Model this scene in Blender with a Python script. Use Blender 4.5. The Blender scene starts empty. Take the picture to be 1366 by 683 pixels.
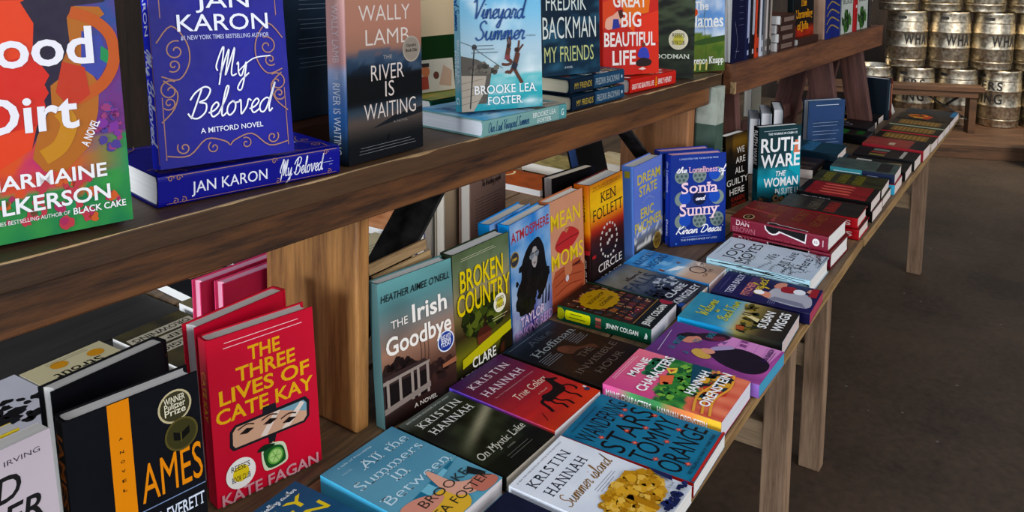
import bpy, bmesh, math, random
from mathutils import Vector, Matrix, noise
random.seed(7)
sc = bpy.context.scene
col = sc.collection
R = math.radians
# ---------------------------------------------------------------- camera
CAM_F, CAM_CX, CAM_CY = 1090.0, 712.0, 64.0          # focal length and principal point in px of a 1366x683 frame
cam = bpy.data.cameras.new('camera'); cam_ob = bpy.data.objects.new('camera', cam); col.objects.link(cam_ob)
cam.sensor_fit = 'HORIZONTAL'; cam.sensor_width = 36.0; cam.lens = CAM_F / 1366 * 36
cam.shift_x = -(CAM_CX - 683) / 1366; cam.shift_y = (CAM_CY - 341.5) / 1366
cam.clip_start = 0.02; cam.clip_end = 60
th, pt, rl = R(32.7), .1275, .0069
fw = Vector((math.cos(th) * math.cos(pt), math.sin(th) * math.cos(pt), -math.sin(pt)))
rt = Vector((math.sin(th), -math.cos(th), 0)); up = rt.cross(fw)
r2 = math.cos(rl) * rt + math.sin(rl) * up; u2 = -math.sin(rl) * rt + math.cos(rl) * up
m = Matrix((r2, u2, -fw)).transposed().to_4x4(); m.translation = (0, 0, 1.503)
cam_ob.matrix_world = m
sc.camera = cam_ob
# ---------------------------------------------------------------- light and exposure
sc.view_settings.view_transform = 'Standard'; sc.view_settings.look = 'None'
sc.view_settings.gamma = 1; sc.view_settings.use_curve_mapping = False
sc.view_settings.exposure = 0.22
w = bpy.data.worlds.new('daylight'); sc.world = w; w.use_nodes = True
wt = w.node_tree; bg = wt.nodes['Background']
tc = wt.nodes.new('ShaderNodeTexCoord'); sep = wt.nodes.new('ShaderNodeSeparateXYZ'); wr = wt.nodes.new('ShaderNodeValToRGB')
wt.links.new(tc.outputs['Generated'], sep.inputs[0]); 
mr = wt.nodes.new('ShaderNodeMapRange'); mr.inputs[1].default_value = -1; mr.inputs[2].default_value = 1
dp = wt.nodes.new('ShaderNodeVectorMath'); dp.operation = 'DOT_PRODUCT'; dp.inputs[1].default_value = Vector((-.62, -.42, .66)).normalized()
wt.links.new(tc.outputs['Generated'], dp.inputs[0]); wt.links.new(dp.outputs['Value'], mr.inputs[0]); wt.links.new(mr.outputs[0], wr.inputs[0])
wr.color_ramp.elements[0].position = .25; wr.color_ramp.elements[0].color = (.05, .04, .032, 1)
wr.color_ramp.elements[1].position = .95; wr.color_ramp.elements[1].color = (.78, .86, 1.0, 1)
wt.links.new(wr.outputs[0], bg.inputs[0]); bg.inputs[1].default_value = .58
def area_light(name, loc, target, sx, sy, power, color):
    l = bpy.data.lights.new(name, 'AREA'); l.shape = 'RECTANGLE'; l.size = sx; l.size_y = sy; l.energy = power; l.color = color
    o = bpy.data.objects.new(name, l); col.objects.link(o); o.location = loc
    o.rotation_euler = (Vector(target) - Vector(loc)).to_track_quat('-Z', 'Y').to_euler()
    return o
# daylight through the open doorway behind the camera, through the doors along the customers' side, and sun on the far side of the tables
area_light('doorway_daylight', (-3.2, .9, 1.45), (1.0, .95, .95), 1.5, 1.7, 165, (.88, .94, 1.0))
area_light('side_door_daylight', (.8, -3.6, 2.7), (1.3, .6, .8), 3.6, 2.4, 100, (1.0, .97, .93))
def spot(name, loc, target, power, color, ang, blend=.5, rad=.12):
    l = bpy.data.lights.new(name, 'SPOT'); l.energy = power; l.color = color; l.spot_size = R(ang); l.spot_blend = blend; l.shadow_soft_size = rad
    o = bpy.data.objects.new(name, l); col.objects.link(o); o.location = loc
    o.rotation_euler = (Vector(target) - Vector(loc)).to_track_quat('-Z', 'Y').to_euler()
spot('low_sun_through_doorway', (1.9, 4.6, 3.0), (1.85, 1.45, .8), 330, (1.0, .86, .66), 22)
spot('keg_fill_light', (5.6, -.6, 2.9), (7.1, .3, .6), 330, (1.0, .84, .64), 80, 1.0, .25)  # unseen spot added to brighten the kegs

# ---------------------------------------------------------------- materials
def lin(h):
    if not isinstance(h, str): return tuple(h[:3]) + (1,)
    h = h.lstrip('#'); o = []
    for i in (0, 2, 4):
        c = int(h[i:i + 2], 16) / 255
        o.append(c / 12.92 if c <= .04045 else ((c + .055) / 1.055) ** 2.4)
    return tuple(o) + (1,)
def mixc(a, b, t):
    t = max(0, min(1, t)); return tuple(a[i] + (b[i] - a[i]) * t for i in range(3)) + (1,)
def ink(c):
    l = .21 * c[0] + .72 * c[1] + .07 * c[2]
    return tuple(max(0, l + (v - l) * 1.08) ** 1.27 for v in c[:3]) + (1,)
def new_mat(name):
    mt = bpy.data.materials.new(name); mt.use_nodes = True
    nt = mt.node_tree; return mt, nt, nt.nodes['Principled BSDF']
def print_mat(name, rough=.36, spec=.5):
    mt, nt, b = new_mat(name)
    a = nt.nodes.new('ShaderNodeAttribute'); a.attribute_name = 'Col'
    n = nt.nodes.new('ShaderNodeTexNoise'); n.inputs['Scale'].default_value = 90
    t = nt.nodes.new('ShaderNodeTexCoord'); nt.links.new(t.outputs['Object'], n.inputs['Vector'])
    r = nt.nodes.new('ShaderNodeMapRange'); r.inputs[3].default_value = rough - .06; r.inputs[4].default_value = rough + .08
    nt.links.new(n.outputs['Fac'], r.inputs[0]); nt.links.new(r.outputs[0], b.inputs['Roughness'])
    nt.links.new(a.outputs['Color'], b.inputs['Base Color']); b.inputs['Specular IOR Level'].default_value = spec
    return mt
PRINT = print_mat('printed_jacket', .40, .17)
MATTE = print_mat('matte_print', .6, .3)
def pages_mat(name, c):
    mt, nt, b = new_mat(name)
    t = nt.nodes.new('ShaderNodeTexCoord'); mp = nt.nodes.new('ShaderNodeMapping'); mp.inputs['Scale'].default_value = (6, 6, 900)
    n = nt.nodes.new('ShaderNodeTexNoise'); n.inputs['Scale'].default_value = 1.0; n.inputs['Detail'].default_value = 2
    nt.links.new(t.outputs['Object'], mp.inputs[0]); nt.links.new(mp.outputs[0], n.inputs['Vector'])
    r = nt.nodes.new('ShaderNodeValToRGB'); c = lin(c)
    r.color_ramp.elements[0].position = .3; r.color_ramp.elements[0].color = mixc(c, (0, 0, 0), .13)
    r.color_ramp.elements[1].position = .6; r.color_ramp.elements[1].color = c
    nt.links.new(n.outputs['Fac'], r.inputs[0]); nt.links.new(r.outputs[0], b.inputs['Base Color']); b.inputs['Roughness'].default_value = .85
    return mt
PAGES = {}
def pages(c):
    if c not in PAGES: PAGES[c] = pages_mat('page_edges', c)
    return PAGES[c]
def wood(name, dark, light, axis=0, scale=1.0, rough=.6, ring=6.0, contrast=.5):
    mt, nt, b = new_mat(name); L = nt.links.new; N = nt.nodes.new
    t = N('ShaderNodeTexCoord'); mp = N('ShaderNodeMapping')
    s = [14 * scale] * 3; s[axis] = 1.1 * scale; mp.inputs['Scale'].default_value = s
    oi = N('ShaderNodeObjectInfo'); ad = N('ShaderNodeVectorMath'); ad.operation = 'ADD'
    ml = N('ShaderNodeMath'); ml.operation = 'MULTIPLY'; ml.inputs[1].default_value = 37
    L(oi.outputs['Random'], ml.inputs[0]); L(t.outputs['Object'], ad.inputs[0]); L(ml.outputs[0], ad.inputs[1]); L(ad.outputs[0], mp.inputs[0])
    n1 = N('ShaderNodeTexNoise'); n1.inputs['Scale'].default_value = .55; n1.inputs['Detail'].default_value = 2; L(mp.outputs[0], n1.inputs['Vector'])
    k = N('ShaderNodeMath'); k.operation = 'MULTIPLY'; k.inputs[1].default_value = ring * 6.28; L(n1.outputs['Fac'], k.inputs[0])
    sn = N('ShaderNodeMath'); sn.operation = 'SINE'; L(k.outputs[0], sn.inputs[0])
    n2 = N('ShaderNodeTexNoise'); n2.inputs['Scale'].default_value = 9; n2.inputs['Detail'].default_value = 6; n2.inputs['Roughness'].default_value = .7; L(mp.outputs[0], n2.inputs['Vector'])
    m1 = N('ShaderNodeMath'); m1.operation = 'MULTIPLY_ADD'; m1.inputs[1].default_value = .22 * contrast; m1.inputs[2].default_value = .0; L(sn.outputs[0], m1.inputs[0])
    m2 = N('ShaderNodeMath'); m2.operation = 'ADD'; L(m1.outputs[0], m2.inputs[0]); L(n2.outputs['Fac'], m2.inputs[1])
    n3 = N('ShaderNodeTexNoise'); n3.inputs['Scale'].default_value = 2.2; L(t.outputs['Object'], n3.inputs['Vector'])
    m3 = N('ShaderNodeMath'); m3.operation = 'MULTIPLY_ADD'; m3.inputs[1].default_value = .45; L(n3.outputs['Fac'], m3.inputs[0]); L(m2.outputs[0], m3.inputs[2])
    r = N('ShaderNodeValToRGB'); r.color_ramp.elements[0].position = .38; r.color_ramp.elements[0].color = lin(dark)
    r.color_ramp.elements[1].position = 1.0; r.color_ramp.elements[1].color = lin(light)
    L(m3.outputs[0], r.inputs[0]); L(r.outputs[0], b.inputs['Base Color']); b.inputs['Roughness'].default_value = rough
    bp = N('ShaderNodeBump'); bp.inputs['Strength'].default_value = .25; bp.inputs['Distance'].default_value = .002; L(m2.outputs[0], bp.inputs['Height']); L(bp.outputs[0], b.inputs['Normal'])
    return mt
def plain(name, c, rough=.5, metal=0, var=.15, scale=20, spec=.5):
    mt, nt, b = new_mat(name); L = nt.links.new
    t = nt.nodes.new('ShaderNodeTexCoord'); n = nt.nodes.new('ShaderNodeTexNoise'); n.inputs['Scale'].default_value = scale; n.inputs['Detail'].default_value = 4
    L(t.outputs['Object'], n.inputs['Vector']); r = nt.nodes.new('ShaderNodeValToRGB'); c = lin(c)
    r.color_ramp.elements[0].position = .3; r.color_ramp.elements[0].color = mixc(c, (0, 0, 0), var); r.color_ramp.elements[1].position = .7; r.color_ramp.elements[1].color = mixc(c, (1, 1, 1), var * .25)
    L(n.outputs['Fac'], r.inputs[0]); L(r.outputs[0], b.inputs['Base Color']); b.inputs['Roughness'].default_value = rough; b.inputs['Metallic'].default_value = metal; b.inputs['Specular IOR Level'].default_value = spec
    return mt
W_BENCH = wood('dark_stained_bench_wood', '#231206', '#7c4c24', 0, .9, .5, 7, 1.0)
W_SEAT = wood('dark_stained_seat_wood', '#1e120a', '#55391f', 0, 1, .5, 5)
W_CHIP = wood('bare_worn_wood', '#7a5a38', '#c9a878', 0, 2, .7)
W_LEG = wood('tan_pine_leg', '#5e3718', '#c08748', 2, 1, .55, 6)
W_TOP = wood('table_board_wood', '#33261a', '#7d6040', 0, 1, .6, 6)
W_EDGE = wood('pale_table_edge', '#6a4c2c', '#b08c58', 0, 1.5, .65, 6)
W_TLEG = wood('grey_brown_leg_wood', '#573f2c', '#ad8d70', 2, 1, .7, 5)
W_TLEGY = wood('grey_brown_stretcher_wood', '#5a4431', '#b09472', 1, 1, .7, 5)
W_DARK = wood('purple_brown_leg_wood', '#3a211c', '#7c5148', 2, 1, .6, 5)
W_BEAM = wood('red_brown_bench_wood', '#3a1e10', '#83502f', 0, 1, .55, 5)
BLACK = plain('black_steel', '#040303', .8, 0, .2, spec=.05)
W_SHADE = wood('shade_darkened_table_boards', '#0f0d0b', '#2b2520', 0, 1, .65, 5)  # shade over the back table put into the wood colour
W_DECK = wood('brown_deck_boards', '#2c1d12', '#6b4a30', 0, 1, .65, 6)

# ---------------------------------------------------------------- object helpers
def obj(name, verts, faces, mats, parent=None, fmat=None, cols=None, smooth=False):
    me = bpy.data.meshes.new(name); me.from_pydata(verts, [], faces)
    if not isinstance(mats, (list, tuple)): mats = [mats]
    for q in mats: me.materials.append(q)
    if fmat: me.polygons.foreach_set('material_index', fmat)
    if smooth: me.polygons.foreach_set('use_smooth', [True] * len(faces))
    if cols:
        a = me.color_attributes.new('Col', 'FLOAT_COLOR', 'POINT'); a.data.foreach_set('color', [x for c in cols for x in c])
    me.update()
    o = bpy.data.objects.new(name, me); col.objects.link(o)
    if parent: o.parent = parent
    return o
def tag(o, label=None, cat=None, group=None, kind=None):
    if label: o['label'] = label
    if cat: o['category'] = cat
    if group: o['group'] = group
    if kind: o['kind'] = kind
    return o
def empty(name, loc, rot=None, label=None, cat=None, group=None):
    o = bpy.data.objects.new(name, None); o.empty_display_size = .05; col.objects.link(o); o.location = loc
    if rot: o.rotation_euler = rot
    return tag(o, label, cat, group)
def box_data(x0, y0, z0, x1, y1, z1):
    v = [(x0, y0, z0), (x1, y0, z0), (x1, y1, z0), (x0, y1, z0), (x0, y0, z1), (x1, y0, z1), (x1, y1, z1), (x0, y1, z1)]
    return v, [(3, 2, 1, 0), (4, 5, 6, 7), (0, 1, 5, 4), (1, 2, 6, 5), (2, 3, 7, 6), (3, 0, 4, 7)]
def board(name, dims, mat, parent=None, loc=(0, 0, 0), rot=(0, 0, 0), bev=.003, cuts=0, wob=0):
    """plank centred on its own origin, slightly rounded edges"""
    bm = bmesh.new(); bmesh.ops.create_cube(bm, size=1)
    bmesh.ops.scale(bm, vec=dims, verts=bm.verts)
    if cuts:
        ed = [e for e in bm.edges if abs((e.verts[0].co - e.verts[1].co)[max(range(3), key=lambda i: dims[i])]) > max(dims) * .9]
        bmesh.ops.subdivide_edges(bm, edges=ed, cuts=cuts, use_grid_fill=True)
    sharp = [e for e in bm.edges if len(e.link_faces) == 2 and e.calc_face_angle() > .5]
    bmesh.ops.bevel(bm, geom=sharp, offset=bev, segments=2, profile=.5, affect='EDGES')
    if wob:
        for v in bm.verts:
            n = noise.noise_vector(v.co * 9); v.co += Vector((0, n.y, n.z)) * wob
    me = bpy.data.meshes.new(name); bm.to_mesh(me); bm.free(); me.materials.append(mat)
    o = bpy.data.objects.new(name, me); col.objects.link(o); o.location = loc; o.rotation_euler = rot
    if parent: o.parent = parent
    return o

# ---------------------------------------------------------------- lettering
_tc = {}
def text_mesh(s, bold=0.0, serif=False, track=1.0):
    k = (s, bold, serif, track)
    if k in _tc: return _tc[k]
    cu = bpy.data.curves.new('lettering', 'FONT'); cu.body = s; cu.size = 1; cu.resolution_u = 3; cu.offset = min(bold, .02)
    cu.space_character = track; cu.fill_mode = 'FRONT' if hasattr(cu, 'fill_mode') else cu.fill_mode; cu.dimensions = '2D'
    ob = bpy.data.objects.new('lettering', cu); col.objects.link(ob)
    me = bpy.data.meshes.new_from_object(ob)
    vs = [tuple(v.co) for v in me.vertices]; fs = [tuple(p.vertices) for p in me.polygons]
    if serif and vs:
        cnt = {}
        for f in fs:
            for i in range(len(f)):
                e = tuple(sorted((f[i], f[(i + 1) % len(f)]))); cnt[e] = cnt.get(e, 0) + 1
        capy = max(v[1] for v in vs)
        for (a, b), c in cnt.items():
            A, B = vs[a], vs[b]
            if c == 1 and abs(A[1] - B[1]) < .01 and .03 < abs(A[0] - B[0]) < .2:
                y = A[1]; x0, x1 = min(A[0], B[0]), max(A[0], B[0])
                if y < .02: d = 1
                elif y > .45: d = -1
                else: continue
                n = len(vs); e = .085; hh = .055
                vs += [(x0 - e, y, 0), (x1 + e, y, 0), (x1 + e, y + d * hh, 0), (x0 - e, y + d * hh, 0)]
                fs.append((n, n + 1, n + 2, n + 3) if d > 0 else (n + 3, n + 2, n + 1, n))
    bpy.data.objects.remove(ob); bpy.data.meshes.remove(me); bpy.data.curves.remove(cu)
    _tc[k] = (vs, fs); return vs, fs
# a small joined handwriting alphabet (x-height 1), each glyph: strokes and advance
SCR = {
'a': ([[(.8, .8), (.5, 1), (.15, .75), (.05, .35), (.25, 0), (.6, .25), (.8, .95), (.75, .3), (.9, 0), (1.1, .2)]], 1.02),
'b': ([[(0, .3), (.35, 1.4), (.42, 2), (.22, 2), (.15, 1), (.2, .1), (.5, 0), (.72, .4), (.6, .85), (.35, .7)]], .9),
'c': ([[(.65, .8), (.4, 1), (.12, .6), (.15, .15), (.4, 0), (.8, .25)]], .75),
'd': ([[(.8, .8), (.5, 1), (.15, .75), (.05, .35), (.25, 0), (.6, .25), (.98, 2.1), (.8, .6), (.88, 0), (1.1, .2)]], 1.02),
'e': ([[(0, .3), (.4, .45), (.65, .78), (.45, 1), (.18, .7), (.18, .25), (.42, 0), (.8, .25)]], .75),
'f': ([[(0, .2), (.4, 1.3), (.55, 2), (.35, 1.95), (.25, 1), (.15, -.9), (.35, -.6), (.3, .1), (.7, .25)]], .6),
'g': ([[(.8, .8), (.5, 1), (.15, .75), (.05, .35), (.25, 0), (.6, .25), (.8, .95), (.7, -.5), (.4, -1), (.15, -.7), (1.1, .2)]], 1.02),
'h': ([[(0, .2), (.4, 1.5), (.45, 2), (.25, 1.9), (.15, 0), (.35, .8), (.6, 1), (.7, .6), (.7, .1), (.95, .2)]], .9),
'i': ([[(0, .2), (.25, 1), (.2, .3), (.3, 0), (.55, .2)], [(.33, 1.45), (.38, 1.55)]], .5),
'k': ([[(0, .2), (.4, 1.5), (.45, 2), (.25, 1.9), (.15, 0), (.3, .6), (.65, 1), (.35, .55), (.6, .05), (.9, .2)]], .85),
'l': ([[(0, .2), (.35, 1.2), (.45, 2), (.27, 1.95), (.2, .6), (.32, 0), (.6, .2)]], .52),
'm': ([[(0, .3), (.2, 1), (.2, 0), (.35, .8), (.55, 1), (.6, .5), (.6, 0), (.75, .8), (.95, 1), (1.02, .5), (1.05, 0), (1.3, .2)]], 1.25),
'n': ([[(0, .3), (.2, 1), (.2, 0), (.35, .8), (.6, 1), (.68, .5), (.72, 0), (.95, .2)]], .9),
'o': ([[(.45, 1), (.15, .75), (.1, .3), (.35, 0), (.66, .3), (.66, .75), (.45, 1), (.6, .85), (.95, .9)]], .86),
'p': ([[(0, .3), (.2, 1), (.12, -.9)], [(.16, .2), (.3, .85), (.55, 1), (.75, .6), (.6, .1), (.3, 0), (.95, .2)]], .9),
'r': ([[(0, .3), (.2, 1.05), (.25, .9), (.55, .9), (.45, .3), (.55, 0), (.8, .2)]], .75),
's': ([[(0, .2), (.4, 1), (.5, .5), (.45, .05), (.15, .05), (.8, .25)]], .7),
't': ([[(0, .2), (.3, 1.6), (.2, .4), (.32, 0), (.6, .2)], [(.05, 1.1), (.5, 1.2)]], .52),
'u': ([[(0, .3), (.15, 1), (.15, .3), (.35, 0), (.65, .4), (.75, 1), (.72, .3), (.85, 0), (1.05, .2)]], 1.0),
'v': ([[(0, .85), (.15, 1), (.3, .3), (.4, 0), (.7, .5), (.75, 1), (1, .88)]], .95),
'w': ([[(0, .85), (.12, 1), (.2, .2), (.35, 0), (.55, .7), (.6, .2), (.75, 0), (1, .7), (1, 1), (1.25, .88)]], 1.2),
'y': ([[(0, .85), (.12, 1), (.15, .3), (.4, .05), (.75, 1), (.65, 0), (.4, -.95), (.1, -.85), (.4, -.3), (1, .2)]], .95),
'M': ([[(-.1, .5), (-.2, .9), (.15, 1.9), (.35, 2.1), (.2, .6), (.05, -.5)], [(.1, .2), (.75, 2.0), (.6, .8), (.55, .2), (1.2, 2.1), (1.0, .6), (1.05, .1), (1.4, .2)]], 1.4),
'B': ([[(.5, 2), (.3, 1), (.1, 0)], [(-.2, 1.3), (.1, 1.8), (.7, 2.15), (1.15, 1.9), (.95, 1.3), (.5, 1.1), (1.0, .95), (1.05, .4), (.6, 0), (.1, .1), (-.2, .4)]], 1.3),
'V': ([[(-.1, 1.7), (.2, 2), (.35, 1), (.4, 0), (.9, 1.2), (1.3, 2.1)]], 1.1),
'S': ([[(1.05, 1.75), (.75, 2.1), (.35, 1.8), (.4, 1.3), (.8, .8), (.75, .2), (.3, 0), (-.05, .3)]], 1.05),
'O': ([[(.6, 2), (.15, 1.5), (.1, .5), (.5, 0), (1.05, .5), (1.1, 1.5), (.6, 2), (.9, 1.8)]], 1.3),
'L': ([[(.7, 2.05), (.4, 1.9), (.35, 1), (.2, .1), (-.05, .1), (.5, .1), (1.0, .1)]], 1.05),
'K': ([[(.35, 2), (.25, 1), (.1, 0)], [(1.1, 2.1), (.7, 1.5), (.3, 1.0), (.7, .4), (1.2, -.1)]], 1.2),
'D': ([[(.45, 1.9), (.3, 1), (.2, .1), (.8, .1), (1.25, .8), (1.1, 1.7), (.5, 2.1), (-.1, 1.8)]], 1.4),
'W': ([[(-.1, 1.7), (.15, 2), (.2, .8), (.3, 0), (.75, 1.5), (.8, .5), (.9, 0), (1.4, 1.2), (1.6, 2.1)]], 1.6),
'T': ([[(-.1, 1.7), (.2, 2.05), (1.2, 2.0)], [(.6, 2), (.5, 1), (.4, 0), (.1, .1)]], 1.0),
'C': ([[(1.1, 1.7), (.7, 2.1), (.2, 1.4), (.2, .5), (.6, 0), (1.1, .4)]], 1.1),
}
def smooth_line(p, n=5):
    if len(p) < 3: return list(p)
    q = [p[0]] + list(p) + [p[-1]]; out = []
    for i in range(1, len(q) - 2):
        for j in range(n):
            t = j / n; o = []
            for k in (0, 1):
                a, b, c, d = q[i - 1][k], q[i][k], q[i + 1][k], q[i + 2][k]
                o.append(.5 * ((2 * b) + (-a + c) * t + (2 * a - 5 * b + 4 * c - d) * t * t + (-a + 3 * b - 3 * c + d) * t ** 3))
            out.append(tuple(o))
    out.append(tuple(p[-1])); return out
def script_lines(s):
    x = 0; L = []
    for ch in s:
        if ch == ' ': x += .6; continue
        st, adv = SCR.get(ch, SCR.get(ch.lower()))
        for k in st: L.append(smooth_line([(x + a, b) for a, b in k]))
        x += adv
    return L

class Art:
    """collects the printed artwork of one face of a cover; x,y run 0..1 over the face"""
    rows = None
    def __init__(s, W, H): s.W, s.H = W, H; s.v, s.f, s.c = [], [], []; s.k = 1
    def add(s, pts, faces, c, bump=True):
        n = len(s.v); z = s.k
        s.v += [(min(s.W, max(0, p[0])), min(s.H, max(0, p[1])), z) for p in pts]; s.f += [tuple(i + n for i in q) for q in faces]
        s.c += c if isinstance(c, list) else [lin(c)] * len(pts)
        if bump: s.k += 1
    def g(s, fn, nx=16, ny=22, x0=0, y0=0, x1=1, y1=1):
        P = []; C = []; F = []; ys = [y0 + (y1 - y0) * j / ny for j in range(ny + 1)]
        if s.rows: ys = sorted(set([y0, y1] + [q for q in s.rows if y0 < q < y1]))
        ny = len(ys) - 1
        for y in ys:
            for i in range(nx + 1):
                x = x0 + (x1 - x0) * i / nx
                P.append((x * s.W, y * s.H)); C.append(lin(fn(x, y)))
        for j in range(ny):
            for i in range(nx):
                a = j * (nx + 1) + i; F.append((a, a + 1, a + nx + 2, a + nx + 1))
        s.add(P, F, C)
    def p(s, c, pts): s.add([(x * s.W, y * s.H) for x, y in pts], [tuple(range(len(pts)))], c)
    def o(s, c, pts, n=4):
        """smooth closed shape"""
        q = smooth_line([pts[-1]] + list(pts) + [pts[0], pts[1]], n); s.p(c, q[n:-n - 1])
    def r(s, c, x0, y0, x1, y1):
        if s.rows: return s.g(lambda x, y: c, 1, 1, x0, y0, x1, y1)
        s.p(c, [(x0, y0), (x1, y0), (x1, y1), (x0, y1)])
    def e(s, c, x, y, rx, ry=None, n=24, rag=0):
        ry = rx * s.W / s.H if ry is None else ry
        s.p(c, [(x + rx * (1 + rag * (i % 2)) * math.cos(6.2832 * i / n), y + ry * (1 + rag * (i % 2)) * math.sin(6.2832 * i / n)) for i in range(n)])
    def ring(s, c, x, y, rx, wd, n=24):
        s.l(c, wd, [(x + rx * math.cos(6.2832 * i / n), y + rx * s.W / s.H * math.sin(6.2832 * i / n)) for i in range(n + 1)], False)
    def l(s, c, wd, pts, sm=True, bump=True):
        """stroke of width wd (fraction of face width)"""
        if sm: pts = smooth_line(pts, 4)
        q = [Vector((x * s.W, y * s.H)) for x, y in pts]; P = []; hw = wd * s.W / 2
        for i, a in enumerate(q):
            d = (q[min(i + 1, len(q) - 1)] - q[max(i - 1, 0)]); d = d.normalized() if d.length > 1e-9 else Vector((1, 0))
            nrm = Vector((-d.y, d.x)) * hw; P += [tuple(a + nrm), tuple(a - nrm)]
        s.add(P, [(2 * i, 2 * i + 1, 2 * i + 3, 2 * i + 2) for i in range(len(q) - 1)], c, bump)
    def t(s, txt, x0, y0, x1, y1, c, b=.0, sf=False, sh=0, rot=0, tr=1.0, keep=False):
        """fit text into the box x0..x1 (full width), y0..y1 (baseline to cap height); rot turns it about the box's lower left"""
        vs, fs = text_mesh(txt, b, sf, tr)
        if not vs: return
        a, bb = min(v[0] for v in vs), max(v[0] for v in vs); cap = .72
        if not any(ch.isupper() or ch in 'bdfhklt0123456789' for ch in txt): cap = .55
        sx = (x1 - x0) * s.W / (bb - a); sy = (y1 - y0) * s.H / cap
        if keep: sx = sy
        P = []; cr, sr = math.cos(R(rot)), math.sin(R(rot))
        for v in vs:
            x, y = (v[0] - a) * sx + sh * v[1] * sy, v[1] * sy
            P.append((x0 * s.W + x * cr - y * sr, y0 * s.H + x * sr + y * cr))
        s.add(P, fs, c)
    def s(s, txt, x0, y0, x1, y1, c, wd=.012, sh=.15, rot=0):
        """handwritten text: y0 baseline, y1 height of capitals"""
        L = script_lines(txt); a = min(p[0] for k in L for p in k); b = max(p[0] for k in L for p in k)
        sx, sy = (x1 - x0) / (b - a), (y1 - y0) / 2.0; cr, sr = math.cos(R(rot)), math.sin(R(rot))
        for k in L:
            q = []
            for px, py in k:
                x, y = ((px - a) + sh * py) * sx * s.W, py * sy * s.H
                q.append((x0 + (x * cr - y * sr) / s.W, y0 + (x * sr + y * cr) / s.H))
            s.l(c, wd, q, False, False)
        s.k += 1
def vg(*stops):
    """vertical gradient: (y, colour) from bottom to top"""
    st = [(a, lin(b)) for a, b in stops]
    def fn(x, y):
        for (a, ca), (b, cb) in zip(st, st[1:]):
            if y <= b: return mixc(ca, cb, (y - a) / max(b - a, 1e-6))
        return st[-1][1]
    return fn
def mott(fn, c2, amt=.5, sc=6, sy=None, seed=0):
    c2 = lin(c2); sy = sy or sc
    def g(x, y):
        n = noise.fractal(Vector((x * sc + seed, y * sy, seed * 1.7)), 1.0, 2.0, 3)
        return mixc(fn(x, y) if callable(fn) else lin(fn), c2, max(0, min(1, .5 + n)) * amt)
    return g

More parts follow.
